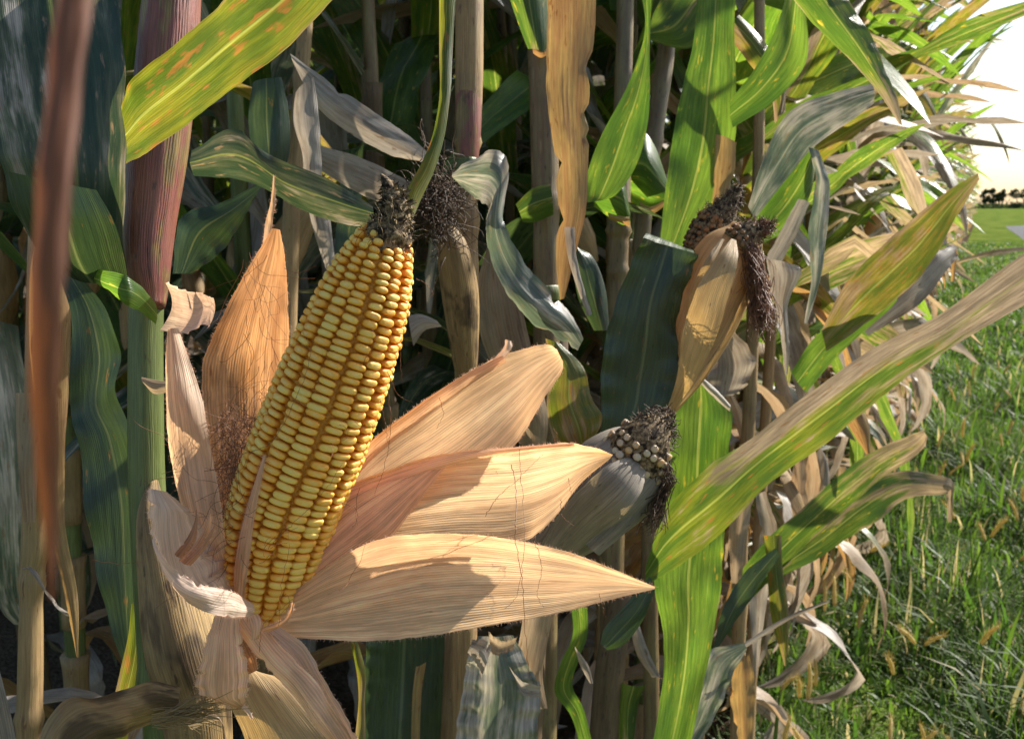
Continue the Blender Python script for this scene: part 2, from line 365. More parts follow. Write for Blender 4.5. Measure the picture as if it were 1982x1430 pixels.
def kernel_mesh(name, w, t, h, mat, round_=3.0, dent=.05):
    m = 12; V, K = [], []
    rings = [(-.9, .80), (-.1, .97), (.35, .98), (.70, .90), (.93, .72), (1.0, .44)]
    for z, s in rings:
        for j in range(m):
            a = 2 * math.pi * (j + .5) / m; c, q = math.cos(a), math.sin(a)
            e = 2 / round_
            V.append((s * w / 2 * math.copysign(abs(c) ** e, c), s * t / 2 * math.copysign(abs(q) ** e, q), z * h)); K.append(z)
    V.append((0, 0, (1.0 - dent) * h)); K.append(1.08)
    Fc = grid_faces(len(rings), m, True)
    b = (len(rings) - 1) * m
    for j in range(m): Fc.append((b + j, b + (j + 1) % m, len(V) - 1))
    return mk_mesh(name, V, Fc, mat, extra={"kz": K, "kr": [0.0] * len(K)})
def join_copies(name, me, mats, mat, seed=0):
    """one mesh out of many placements of a kernel mesh"""
    rs = np.random.RandomState(seed)
    nv = len(me.vertices); co = np.zeros(nv * 3); me.vertices.foreach_get("co", co); co = co.reshape(-1, 3)
    kz = np.zeros(nv); me.attributes["kz"].data.foreach_get("value", kz)
    polys = [tuple(p.vertices) for p in me.polygons]
    V, Fc, K, R = [], [], [], []
    for i, mt in enumerate(mats):
        m4 = np.array(mt); V.append(co @ m4[:3, :3].T + m4[:3, 3]); K.append(kz); R.append(np.full(nv, rs.rand()))
        Fc += [tuple(x + i * nv for x in p) for p in polys]
    return mk_mesh(name, np.vstack(V), Fc, mat, extra={"kz": np.concatenate(K), "kr": np.concatenate(R)})

# ------------------------------------------------------------------ the ground, the road, the field
def world_xy(lat, s):
    return N2 * lat + U2 * s
def structure(o):
    o["kind"] = "structure"; return o
def flat(name, poly, z, mat):
    me = bpy.data.meshes.new(name)
    me.from_pydata([(p[0], p[1], z) for p in poly], [], [tuple(range(len(poly)))]); me.materials.append(mat)
    return structure(ob(name, me))
def ground_mat(name, c1, c2, c3, sc):
    n = NT(name); co = n.add("ShaderNodeTexCoord").outputs["Object"]
    a = n.noise(co, (sc, sc, sc), 6); b = n.noise(co, (sc * .13,) * 3, 4); c = n.noise(co, (sc * 9,) * 3, 4)
    col = n.mix(n.step(a, .35, .65), c1, c2); col = n.mix(n.step(b, .42, .62), col, c3)
    g = n.math('MULTIPLY_ADD', c, 1.0, .5)
    col = n.mix(1.0, col, n.add("ShaderNodeCombineColor", {0: g, 1: g, 2: g}).outputs[0], 'MULTIPLY')
    bp = n.add("ShaderNodeBump", {"Height": n.math('ADD', a, c), "Strength": .7, "Distance": .03})
    return n.done(n.add("ShaderNodeBsdfDiffuse", {"Color": col, "Normal": bp.outputs[0]}).outputs[0])
M_turf = ground_mat("turf", (.06, .10, .018), (.10, .15, .03), (.15, .18, .04), 6)
M_soil = ground_mat("soil", (.045, .032, .022), (.08, .058, .04), (.11, .085, .06), 9)
M_road = ground_mat("asphalt", (.16, .16, .165), (.20, .20, .205), (.18, .18, .185), 14)
G = 2500
flat("ground", [(-G, -G), (G, -G), (G, G), (-G, G)], 0, M_turf)
flat("soil", [world_xy(-.36, -3), world_xy(-.36, 60), world_xy(-14, 60), world_xy(-14, -3)], .004, M_soil)
rl = [(-20, 1.3), (20, 1.35), (40, 1.3), (52, 1.15), (57, 1.2), (59.5, 2.2), (60.6, 5), (61.5, 14), (64, 60)]
rr_ = [(48, 60), (47, 16), (45, 10), (41, 7.6), (34, 6.9), (-20, 6.8)]
flat("road", [world_xy(a, b) for b, a in rl] + [world_xy(a, b) for b, a in rr_], .004, M_road)

# ------------------------------------------------------------------ the hero plant
H = thing("corn_plant", "red-stalked corn plant in front carrying the peeled ripe yellow ear", "corn plant", tuple(P(320, 715, .54)[:2]) + (0,))
EMPTY_OFF = {}
def root_of(name, label, x, d, group=None):
    p = P(x, 715, d)
    t = thing(name, label, "corn plant", (p[0], p[1], 0), group)
    return t
# parts are modelled in world coordinates: their parent's inverse keeps them there
_ob = ob
def ob(name, me, parent=None):
    o = bpy.data.objects.new(name, me); COL.objects.link(o)
    if parent is not None:
        o.parent = parent
        o.matrix_parent_inverse = world_of(parent).inverted()
    return o
WORLD = {}
def world_of(o):
    if o.name in WORLD: return WORLD[o.name]
    m = Matrix.Translation(o.location) if o.type == 'EMPTY' else o.matrix_basis.copy()
    return m

stalk("stalk", [(338, -60, .565, 40), (325, 150, .56, 40), (305, 330, .555, 38), (290, 470, .55, 34), (283, 600, .55, 32), (282, 780, .55, 33),
                (285, 950, .55, 34), (300, 1200, .55, 36), (318, 1500, .55, 36)], 'SG', H, n=70, nodes=(.40, .93))
stalk("sheath", [(338, -60, .56, 52), (326, 100, .557, 56), (308, 280, .553, 56), (292, 420, .55, 49), (288, 500, .548, 43), (294, 560, .546, 32), (302, 596, .543, 18)],
      'SR', H, n=40, ridge=.02, ridges=9, label="red and tan streaked leaf sheath")
stalk("lower_sheath", [(298, 930, .545, 8), (296, 1000, .535, 30), (325, 1120, .525, 56), (355, 1250, .515, 72), (378, 1350, .51, 66), (390, 1480, .51, 60)],
      'HB', H, n=36, ridge=.015, ridges=11, label="stained brown sheath below the ear")
leaf("leaf", [(238, 205, 246, 318, .455, .465), (262, 150, 292, 290), (330, 92, 380, 226), (400, 30, 465, 163), (470, -30, 560, 88), (560, -110, 665, -20, .42, .42)],
     'GY', H, bulge=-.06, fold=.05, ripple=.015, rag=.03, label="yellow-green blotched leaf blade crossing the top left")
leaf("leaf", [(140, 526, 146, 532, .54), (185, 522, 205, 558), (235, 530, 240, 588, .50), (275, 556, 272, 603), (303, 590, 300, 628, .52)], 'GB', H, bulge=.12, ripple=.03)
leaf("leaf_flap", [(318, 545, 316, 640, .53), (345, 556, 342, 645, .50), (372, 566, 365, 645, .485), (392, 568, 396, 628, .48), (412, 578, 404, 636, .475)], 'HW', H, bulge=-.14, ripple=.06, rag=.08, m=13)
leaf("sheath_scrap", [(274, 730, 278, 742, .52), (300, 735, 298, 762), (322, 738, 322, 760)], 'DT', H, bulge=.3)
leaf("leaf", [(255, 1168, 270, 1160, .56), (246, 1240, 285, 1230), (232, 1300, 282, 1300), (215, 1370, 262, 1375), (190, 1450, 240, 1450)], 'GY', H, bulge=.1)
leaf("leaf", [(60, 1470, 120, 1520, .42), (90, 1395, 140, 1470), (130, 1352, 190, 1440), (185, 1350, 240, 1425), (235, 1335, 265, 1410), (300, 1318, 320, 1395, .46), (350, 1330, 352, 1390)],
     'HB', H, bulge=.25, ripple=.04, label="stained tan dried leaf curling at the lower left")

# -- the peeled ear: cob, kernels, husk leaves, tip, silk
EAX = crom([(506, 1185, .470), (545, 1000, .463), (621, 800, .456), (697, 600, .452), (738, 482, .450), (752, 440, .450)], 60)
EC = np.array([P(*r) for r in EAX]); EL = np.concatenate([[0], np.cumsum(np.linalg.norm(np.diff(EC, axis=0), axis=1))]); ELEN = EL[-1]
R0 = S(111, .457)
def erad(t): return R0 * np.interp(t, [0, .04, .12, .25, .45, .65, .80, .90, .96, 1.0], [.46, .62, .86, .98, 1.0, .95, .84, .70, .55, .38])
def eax(t):
    c = np.array([np.interp(t * ELEN, EL, EC[:, k]) for k in range(3)]); e = .01
    a = np.array([np.interp(min(1, t + e) * ELEN, EL, EC[:, k]) for k in range(3)]); b = np.array([np.interp(max(0, t - e) * ELEN, EL, EC[:, k]) for k in range(3)])
    T = unit(a - b); X = unit(np.cross(T, FW)); Y = np.cross(T, X)
    return c, T, X, Y
tt = np.linspace(0, 1, 40)
EAR = ob("ear", tube_mesh("ear", [eax(t)[0] for t in tt], np.array([erad(t) - .0036 for t in tt]), 'cob', 20), H)
EAR["label"] = "ripe yellow corn ear with its husk peeled back"
KM = kernel_mesh("kernel", 1, 1, 1, 'kernel', 3.0, .07); KR = kernel_mesh("kernel", 1, 1, 1, 'kernel', 2.2, .0)
place = []
NROW = 16
rk = random.Random(5)
for r in range(NROW):
    ph = rk.uniform(0, 1); pair = .018 * (1 if r % 2 else -1)
    t = .006 + .002 * ph
    while t < .985:
        pitch = .00405 * (1 - .12 * (t > .85)) * rk.uniform(.88, 1.12)
        R = erad(t); c, T, X, Y = eax(t)
        a = 2 * math.pi * r / NROW + pair + rk.gauss(0, .012 + .05 * max(0, t - .8) * 3) + .10 * math.sin(t * 3)
        o_ = X * math.cos(a) + Y * math.sin(a); tg = np.cross(T, o_)
        slope = (erad(min(1, t + .01)) - erad(max(0, t - .01))) / (.02 * ELEN)
        up = unit(o_ - T * slope); ax = unit(T + o_ * slope)
        late = max(0., (t - .84) / .15)
        if not (t > .93 and rk.random() < (t - .93) * 9):
            wd_ = 2 * math.pi * R / NROW * (.94 - .12 * late) * rk.uniform(.90, 1.06)
            th = pitch * (1.0 + .15 * late)
            h = (.0046 if late == 0 else .0046 - .0008 * late) * rk.uniform(.92, 1.08)
            q = rk.gauss(0, .05 + .12 * late)
            tg2 = unit(tg * math.cos(q) + ax * math.sin(q)); ax2 = np.cross(up, tg2)
            m4 = np.eye(4); m4[:3, 0] = tg2 * wd_; m4[:3, 1] = ax2 * th; m4[:3, 2] = up * h
            m4[:3, 3] = c + o_ * (R - .0046) + T * rk.gauss(0, .0003)
            face = float(np.dot(o_, unit(CAM - c)))
            place.append((face, t, m4))
        t += pitch / ELEN
place.sort(key=lambda q: -q[0])
for f_, t, m4 in place[:300]:
    k = bpy.data.objects.new("kernel", KR if t > .84 else KM); COL.objects.link(k); k.parent = EAR
    k.matrix_basis = Matrix(m4.tolist())
    k.matrix_parent_inverse = Matrix.Identity(4)
stuff(ob("kernel_rest", join_copies("kernel_rest", KM, [q[2] for q in place[300:]], 'kernel', 3), EAR))
# dark withered tip: chaffy cone with bracts and dead silk
rs = np.random.RandomState(3)
tipA = np.array([P(738, 492, .448), P(757, 440, .447), P(764, 400, .446), P(752, 362, .446), P(738, 338, .447)])
tc = crom(tipA, 24); tr = np.interp(np.linspace(0, 1, 24), [0, .25, .5, .75, 1], [S(46, .45), S(40, .45), S(29, .45), S(14, .45), S(3, .45)])
TIP = ob("ear_tip", tube_mesh("ear_tip", tc, tr * (1 + .12 * rs.uniform(-1, 1, 24)), 'chaff', 12, 5), EAR)
V, Fc = [], []
for i in range(1500):
    u = rs.beta(1.1, 1.9) * .8; c = np.array([np.interp(u, np.linspace(0, 1, 24), tc[:, k]) for k in range(3)]); r = np.interp(u, np.linspace(0, 1, 24), tr)
    o_ = unit(rs.normal(0, 1, 3)); p = c + o_ * r * rs.uniform(.8, 1.12); s_ = rs.uniform(.0009, .0028)
    a = unit(rs.normal(0, 1, 3)); b_ = np.cross(a, unit(o_ + rs.normal(0, .5, 3))); k = len(V)
    V += [p - a * s_ * .5, p + a * s_ * .5, p + b_ * s_ * 1.2 + o_ * s_ * .8]; Fc.append((k, k + 1, k + 2))
stuff(ob("chaff", mk_mesh("chaff", V, Fc, 'chaff', smooth=False), EAR))
paths = []
for i in range(70):
    p = P(rs.uniform(700, 805), rs.uniform(420, 500), .43 + rs.uniform(0, .02)); paths.append((wander(p, rs.normal(0, 1, 3), rs.uniform(.006, .018), 8, .5, rs), .00018))
stuff(ob("tip_threads", strands_mesh("tip_threads", paths, 'chaff'), EAR))

FUZZ = []
def husk(rows, mat='HU', label=None, name="husk_leaf", **kw):
    kw.setdefault('m', 23); kw.setdefault('fine', .016); kw.setdefault('rag', .03); kw.setdefault('wrk', .018); kw.setdefault('n', max(20, 10 * len(rows)))
    o = leaf(name, rows, mat, EAR, label=label, **kw); m = kw['m']
    co = np.zeros(len(o.data.vertices) * 3); o.data.vertices.foreach_get("co", co); co = co.reshape(-1, m, 3)
    for e, inn in ((co[:, 0], co[:, 1]), (co[:, -1], co[:, -2])):
        L = np.concatenate([[0], np.cumsum(np.linalg.norm(np.diff(e, axis=0), axis=1))])
        for q in range(int(L[-1] / .0007)):
            u = rs.rand() * L[-1]; p = np.array([np.interp(u, L, e[:, k]) for k in range(3)]); b_ = np.array([np.interp(u, L, inn[:, k]) for k in range(3)])
            d_ = unit(unit(p - b_) + rs.normal(0, .6, 3)); l_ = rs.uniform(.0006, .0019)
            FUZZ.append((np.array([p - d_ * .0002, p + d_ * l_]), .00006))
    return o
# upright husk behind the ear on the left
husk([(470, 1180, 505, 1180, .485), (420, 1000, 520, 1010, .497), (398, 830, 548, 840, .505), (389, 725, 558, 720, .508), (408, 655, 559, 640), (440, 588, 557, 585, .508), (478, 522, 555, 530),
      (505, 478, 550, 486), (527, 442, 542, 445, .502)], bulge=-.20, ripple=.01, mat='HO', label="upright husk leaf standing behind the ear")
husk([(508, 480, 524, 478, .512), (514, 430, 528, 428), (524, 390, 533, 388), (529, 340, 532, 340, .508)], name="husk_strip", m=5, bulge=.2)
# narrow husk standing left of the ear
husk([(440, 1160, 480, 1165, .462), (395, 1080, 445, 1085, .452), (352, 980, 428, 985, .448), (330, 880, 412, 880), (322, 790, 395, 790, .452), (320, 700, 368, 700), (324, 640, 345, 636, .47)],
     bulge=.22, label="tall narrow husk leaf left of the ear")
# inner pale strip between the kernels and the left husk
husk([(450, 1165, 470, 1170, .447), (456, 1080, 482, 1085, .438), (472, 1000, 492, 1005, .434), (494, 930, 506, 930, .431), (510, 880, 516, 880, .431)], 'HU', m=7, bulge=.2)
# upper right husk
husk([(520, 1130, 560, 1160, .475), (610, 985, 660, 1060, .482), (705, 870, 800, 985, .487), (812, 785, 920, 930, .492), (930, 708, 1005, 850, .496), (1010, 676, 1050, 775, .498),
      (1058, 667, 1086, 722, .50), (1078, 676, 1090, 700, .50)], bulge=-.12, ripple=.012, label="blunt husk leaf spreading to the upper right")
husk([(560, 1080, 570, 1095, .474), (690, 885, 705, 905, .482), (800, 790, 815, 815, .486), (900, 725, 915, 742, .489), (972, 688, 980, 700, .492)], 'HU', name="husk_fold", m=7, bulge=.35)
husk([(930, 718, 940, 724, .493), (955, 695, 968, 702), (975, 672, 990, 675), (978, 657, 990, 660)], 'HW', name="husk_strip", m=5, bulge=.3)
# middle right husk
husk([(530, 1150, 560, 1170, .466), (640, 968, 650, 1100, .474), (770, 905, 740, 1070, .480), (890, 874, 850, 1062, .484), (1000, 866, 990, 1054, .484), (1090, 857, 1060, 1015, .482),
      (1150, 866, 1125, 935, .48), (1186, 880, 1182, 886, .478)], bulge=-.10, ripple=.014, rag=.025, label="husk leaf with a bent point in the middle right")
husk([(648, 958, 650, 985, .470), (760, 912, 765, 940, .474), (880, 878, 885, 897, .477), (1000, 865, 1003, 876, .479), (1110, 857, 1112, 864, .479)], 'HU', name="husk_fold", m=7, bulge=.4)
# folded inner husk between ear and the lower right leaf
husk([(520, 1165, 548, 1175, .458), (560, 1085, 640, 1110, .462), (640, 985, 745, 1048, .468), (735, 930, 800, 985, .472), (810, 900, 845, 925, .476), (868, 884, 875, 890, .479)],
     bulge=.14, label="folded inner husk leaf rising beside the ear")
# lower right husk
husk([(490, 1180, 500, 1215, .462), (560, 1150, 560, 1232, .456), (650, 1085, 660, 1240, .452), (735, 1042, 760, 1240, .448), (830, 1032, 860, 1224, .446), (960, 1042, 980, 1204, .444),
      (1090, 1066, 1090, 1184, .442), (1180, 1098, 1190, 1158, .441), (1268, 1135, 1267, 1140, .44)], bulge=-.10, ripple=.012, rag=.02, label="broad pointed husk leaf spreading to the lower right")
# curled cup of husk at the lower left
husk([(287, 946, 322, 952, .425, .424), (288, 975, 372, 990, .418, .430), (292, 1020, 402, 1030, .410, .442), (304, 1070, 424, 1062, .404, .450), (330, 1118, 434, 1092, .402, .452), (380, 1160, 444, 1120, .408, .452),
      (440, 1182, 466, 1150, .43, .455)], 'HW', bulge=-.16, ripple=.03, rag=.06, m=27, label="curled whitish husk cup at the lower left of the ear")
husk([(297, 1035, 303, 1075, .408, .404), (318, 1078, 330, 1128, .400), (352, 1112, 366, 1168, .398), (400, 1134, 410, 1188, .402), (445, 1144, 450, 1194, .415), (490, 1168, 488, 1192, .44)], 'HW', bulge=.12, ripple=.03, rag=.06, label="turned-down outer rim of the curled husk")
for q in ([(338, 1072, 356, 1082, .420), (362, 1040, 378, 1046), (376, 1010, 383, 1012), (379, 986, 381, 986)], [(345, 1085, 366, 1088, .416), (382, 1045, 394, 1052), (398, 1012, 408, 1018), (406, 994, 409, 995)],
          [(352, 1088, 370, 1094, .413), (392, 1050, 400, 1058), (420, 1008, 421, 1010)]):
    husk(q, 'HO', name="husk_strip", m=7, bulge=.3, rag=.05)
# hanging husks below
husk([(424, 1172, 462, 1178, .452), (404, 1225, 466, 1222, .444), (390, 1275, 474, 1268, .440), (379, 1318, 482, 1312, .440), (388, 1345, 478, 1340, .441), (430, 1362, 474, 1354, .444), (466, 1372, 472, 1366, .447)],
     'HU', bulge=.07, ripple=.05, rag=.05, fine=.02, m=27, label="short flared husk hanging under the ear")
husk([(464, 1368, 472, 1362, .447), (476, 1378, 482, 1372), (486, 1392, 490, 1388)], 'HW', name="husk_strip", m=7, bulge=.3)
husk([(440, 1190, 492, 1188, .455), (482, 1252, 528, 1232, .446), (525, 1302, 560, 1268, .44), (568, 1346, 606, 1312, .436), (625, 1422, 655, 1385, .432), (680, 1500, 700, 1460, .43)],
     'HU', bulge=.08, fold=.16, ripple=.06, rag=.05, fine=.03, label="narrow folded husk strip hanging to the lower right")
husk([(505, 1215, 530, 1205, .452), (560, 1270, 590, 1248, .446), (600, 1330, 622, 1305, .44), (640, 1390, 662, 1372, .436), (690, 1470, 706, 1450, .432)], 'HW', fold=-.15, ripple=.05, rag=.06, fine=.03)
husk([(470, 1190, 515, 1195, .466), (500, 1260, 560, 1235, .466), (545, 1310, 588, 1280, .465), (578, 1345, 592, 1330, .465)], 'HO', bulge=.10, rag=.05)
husk([(440, 1210, 462, 1205, .462), (462, 1285, 492, 1262, .46), (480, 1305, 500, 1295, .46)], 'HO', m=9, bulge=.1)
husk([(480, 1195, 500, 1188, .445), (485, 1215, 508, 1205, .442), (487, 1238, 500, 1236, .442)], 'HU', m=9, bulge=.3, name="husk_strip")
husk([(505, 1215, 515, 1222, .44), (535, 1205, 540, 1215, .434), (556, 1190, 562, 1196), (566, 1165, 570, 1168)], 'HO', m=7, bulge=.3, name="husk_strip")
stuff(ob("husk_fuzz", strands_mesh("husk_fuzz", FUZZ, 'HW'), EAR))
# straw-yellow husk of the lower shoot
leaf("husk_leaf", [(455, 1290, 500, 1300, .50), (440, 1345, 570, 1320, .49), (470, 1420, 640, 1390, .485), (500, 1520, 720, 1480, .48)], 'HT', EAR, bulge=.1, m=13, label="straw-yellow husk at the bottom edge")
leaf("dry_leaf_stub", [(360, 1395, 372, 1412, .47), (392, 1380, 398, 1400), (425, 1388, 428, 1396), (432, 1430, 440, 1432)], 'DT', H, bulge=.3)
# silk: red-brown mat left of the ear and loose threads
paths = []
for i in range(420):
    x0 = rs.uniform(425, 500); y0 = rs.uniform(800, 1100)
    d0 = .445 + rs.uniform(0, .045)
    paths.append((wander(P(x0, y0, d0), (rs.normal(.1, .5), rs.normal(0, .3), rs.normal(-.6, .8)), rs.uniform(.012, .05), 14, .35, rs), .00016))
for i in range(60):
    paths.append((wander(P(rs.uniform(425, 520), rs.uniform(770, 900), .48), (rs.normal(.2, .6), -.2, -1), rs.uniform(.03, .07), 16, .22, rs), .0002))
stuff(ob("silk_mat", strands_mesh("silk_mat", paths, 'silk'), EAR))
paths = []
def thread(pts, r=.00016):
    c = crom(pts, 8 * len(pts)); q = np.array([P(*p) for p in c]); paths.append((q + rs.normal(0, .00025, q.shape), r))
thread([(552, 520, .46), (575, 528, .45), (612, 515, .45)])
thread([(806, 540, .44), (825, 550, .44), (838, 568, .44), (832, 576, .44)])
thread([(795, 590, .44), (780, 640, .43), (776, 690, .43), (778, 740, .43)]); thread([(750, 720, .43), (772, 765, .44), (798, 778, .44)])
thread([(735, 770, .43), (745, 820, .43), (752, 870, .43)]); thread([(705, 700, .43), (727, 660, .425), (722, 640, .425)])
thread([(752, 760, .44), (756, 830, .44), (745, 900, .45), (725, 960, .45)]); thread([(850, 770, .47), (858, 800, .465), (845, 830, .465)])
thread([(520, 1060, .42), (560, 1020, .42), (620, 960, .42), (660, 900, .42)]); thread([(470, 880, .43), (520, 860, .42), (560, 800, .42), (600, 690, .42), (585, 640, .43)])
thread([(540, 1210, .43), (545, 1130, .42), (560, 1060, .42), (550, 1000, .42)]); thread([(500, 1260, .43), (510, 1210, .42), (530, 1190, .42), (575, 1150, .425)])
thread([(990, 900, .475), (1000, 960, .46), (998, 1040, .44), (1010, 1120, .43), (1015, 1200, .425), (1025, 1310, .425)], .00025)
thread([(1005, 870, .47), (1012, 960, .455), (1015, 1060, .435), (1000, 1150, .43), (975, 1180, .43)]); thread([(1035, 1040, .43), (1048, 1100, .43), (1040, 1150, .43), (1052, 1175, .43)])
thread([(1085, 965, .47), (1090, 1000, .465), (1112, 1018, .465)]); thread([(1100, 925, .47), (1106, 960, .465), (1095, 985, .465)])
thread([(940, 1000, .465), (965, 960, .465), (1000, 930, .465), (1050, 880, .465)]); thread([(1160, 1150, .435), (1165, 1170, .43), (1172, 1195, .43)])
thread([(1072, 855, .475), (1078, 840, .47), (1070, 828, .47)]); thread([(540, 1160, .43), (555, 1150, .425), (560, 1170, .43), (540, 1190, .435)])
thread([(655, 970, .44), (690, 985, .445), (690, 1010, .445), (680, 1020, .445)]); thread([(180, 1085, .5), (240, 1090, .48), (300, 1082, .46)])
for i in range(16):
    p = P(rs.uniform(450, 700), rs.uniform(620, 1150), .425); paths.append((wander(p, rs.normal(0, 1, 3), rs.uniform(.01, .035), 12, .3, rs), .00016))
for i in range(26):
    u = rs.rand(); p = P(470 + 70 * rs.rand(), 480 + 330 * u, .487); paths.append((wander(p, (rs.normal(0, .3), 0, -1), rs.uniform(.015, .05), 12, .2, rs), .00015))
stuff(ob("silk_threads", strands_mesh("silk_threads", paths, 'silk_red'), EAR))
# frayed fibres of the split sheath low on the stalk
paths = []
for i in range(120):
    x0 = rs.uniform(290, 370); p = P(x0, 1395 - (x0 - 290) * .25 + rs.normal(0, 9), .445 + rs.uniform(-.008, .008)); paths.append((wander(p, (1, rs.normal(0, .15), rs.normal(.15, .15)), rs.uniform(.012, .03), 7, .08, rs), .0003))
stuff(ob("sheath_fibres", strands_mesh("sheath_fibres", paths, 'HB'), H))

# ------------------------------------------------------------------ the hand-set plants round it
# left: dark leaf and dry stalk
A = root_of("corn_plant", "corn plant at the left edge with a brown dry stalk and broad dark drooping leaves", 85, .72)
stalk("stalk", [(120, -80, .75, 40), (108, 200, .74, 42), (98, 500, .73, 40), (88, 800, .72, 38), (72, 1040, .72, 28), (62, 1120, .72, 22), (58, 1340, .72, 23), (52, 1500, .72, 23)], 'ST', A, n=70, nodes=(.72, .90))
leaf("dry_leaf", [(118, -80, 190, -80, .084), (92, 150, 162, 150, .082), (68, 400, 138, 400, .08), (56, 620, 122, 620, .08), (62, 820, 114, 820, .082), (80, 1000, 112, 1000, .084), (98, 1160, 106, 1160, .085)], 'DR', A, bulge=.3, ripple=.04, label="narrow russet dry leaf tip hanging close by on the left")
leaf("dry_sheath", [(30, 760, 100, 760, .70), (35, 900, 75, 900), (45, 1010, 70, 1010)], 'DT', A, bulge=.3)
leaf("dry_leaf", [(80, 420, 130, 420, .68), (55, 560, 135, 560, .66), (62, 700, 132, 700), (75, 850, 128, 850), (90, 1000, 125, 1000), (125, 1150, 150, 1150, .66), (148, 1270, 152, 1272)], 'DO', A, bulge=.3, ripple=.05)
leaf("leaf", [(-70, -60, 215, -60, .55, .55), (-45, 100, 236, 90, .53, .53), (-20, 230, 243, 220, .52, .52), (5, 320, 246, 330, .52, .52), (35, 420, 240, 440, .53), (95, 515, 245, 520, .54)],
     'GS', A, fold=-.10, bulge=-.06, ripple=.02, label="broad dark leaf blade hanging in the upper left corner", m=13)
leaf("leaf", [(18, 332, 190, 368, .505), (40, 420, 225, 430, .51), (80, 500, 240, 500, .52), (125, 535, 245, 545, .53)], 'GD', A, bulge=.08)
leaf("leaf", [(112, 530, 150, 525, .60), (135, 600, 205, 600), (140, 700, 232, 680), (135, 800, 225, 765), (150, 850, 262, 850), (165, 980, 290, 960), (185, 1100, 285, 1100), (210, 1200, 275, 1200), (240, 1290, 262, 1290)],
     'GD', A, fold=-.12, ripple=.05, label="long dark blue-green leaf hanging beside the green stalk")
leaf("dry_leaf", [(40, 1100, 60, 1095, .66), (70, 1105, 85, 1140), (100, 1160, 120, 1185), (140, 1190, 142, 1194)], 'DG', A, bulge=.2)
leaf("leaf", [(-30, 1290, -5, 1280, .5), (-30, 1360, 20, 1380), (-20, 1480, 35, 1450)], 'DG', A, bulge=.2)

B = root_of("corn_plant", "corn plant with a straight tan stalk rising right behind the ripe ear's tip", 905, .86)
stalk("stalk", [(909, -80, .86, 27), (908, 150, .86, 27), (905, 300, .86, 22), (903, 330, .86, 20), (903, 520, .86, 24), (902, 720, .86, 22), (900, 900, .86, 24), (898, 1500, .86, 25)], 'ST', B, n=80, nodes=(.255, .51, .78))
stalk("sheath_base", [(907, 150, .86, 24), (907, 200, .859, 25.6), (906, 250, .857, 25.2), (905, 295, .857, 22.5), (904, 312, .857, 20.5)], 'SR', B, n=16)
stalk("node", [(904, 308, .857, 22), (904, 322, .857, 24.5), (903, 338, .857, 22)], 'SG', B, n=10)
stalk("sheath_base", [(903, 570, .86, 22), (903, 620, .859, 23.6), (903, 680, .857, 24), (902, 716, .857, 22)], 'SR', B, n=16)
stalk("ear_husk", [(868, 440, .82, 12), (875, 480, .82, 30), (890, 570, .83, 36), (900, 700, .84, 24), (903, 740, .85, 14)], 'HB', B, ridge=.02, ridges=5)
paths = [(wander(P(rs.normal(842, 20), rs.normal(395, 34), .80 + rs.uniform(-.02, .03)), rs.normal(0, 1, 3), rs.uniform(.02, .05), 9, .4, rs, .1), .0006) for i in range(420)]
stuff(ob("silk", strands_mesh("silk", paths, 'silk_dark'), B))
leaf("leaf", [(875, 335, 880, 350, .72), (915, 310, 905, 372), (965, 292, 945, 400, .70), (985, 330, 940, 430), (975, 420, 945, 480), (1010, 500, 975, 560, .70), (1060, 560, 1030, 625), (1100, 600, 1085, 660), (1128, 655, 1118, 678, .72)],
     'GP', B, bulge=.12, ripple=.10, rag=.10, wrk=.03, m=15, n=70, label="grey streaked leaf twisting down right of the tan stalk")
leaf("leaf", [(850, -40, 884, -40, .50), (850, 100, 876, 100), (851, 180, 872, 180), (838, 258, 860, 265), (815, 318, 840, 332), (786, 372, 815, 386), (780, 425, 796, 432, .46)], 'GY', B, bulge=.2, fold=.1,
     label="thin yellow-green leaf strip hanging to the ear tip")
leaf("dry_leaf", [(945, 470, 962, 470, .93), (922, 560, 1000, 560), (928, 640, 1030, 680), (955, 720, 1060, 800), (1005, 860, 1055, 870)], 'DT', B, bulge=.15)
leaf("dry_leaf", [(790, 610, 800, 670, .75), (815, 608, 822, 640), (845, 620, 855, 632)], 'DG', B, bulge=.15)
leaf("leaf", [(1055, 655, 1085, 665, .72), (1068, 715, 1130, 712), (1058, 780, 1145, 770), (1072, 850, 1166, 808), (1105, 880, 1150, 850)], 'GO', B, bulge=.15, ripple=.05)

C_ = root_of("corn_plant", "corn plant with drooping grey dry leaves left of the tan stalk", 560, .95)
stalk("stalk", [(600, -80, 1.0, 14), (580, 200, 1.0, 15), (565, 400, 1.0, 17), (555, 800, 1.0, 17), (550, 1500, 1.0, 18)], 'ST', C_, n=60, nodes=(.2, .42, .7))
leaf("leaf", [(370, 292, 374, 340, .66), (450, 250, 480, 352, .64), (520, 298, 600, 413), (640, 350, 690, 438), (738, 410, 742, 426, .62)], 'GS', C_, fold=.06, bulge=.05, ripple=.03, rag=.04,
     label="grey streaked leaf arching left to the ear tip")
leaf("leaf", [(520, 345, 500, 372, .70), (430, 392, 470, 425), (350, 420, 425, 490), (335, 530, 370, 530)], 'GD', C_, bulge=.1, ripple=.04)
leaf("dry_leaf", [(562, 104, 565, 116, .80), (640, 160, 612, 205), (720, 215, 682, 262), (790, 262, 755, 300), (852, 318, 812, 312)], 'DG', C_, fold=.1, bulge=.06, rag=.06)
leaf("dry_leaf", [(572, 180, 608, 150, .76), (568, 235, 618, 230), (585, 300, 622, 300), (590, 360, 626, 360), (602, 430, 640, 430), (632, 525, 650, 522)], 'DG', C_, bulge=.2, ripple=.05)
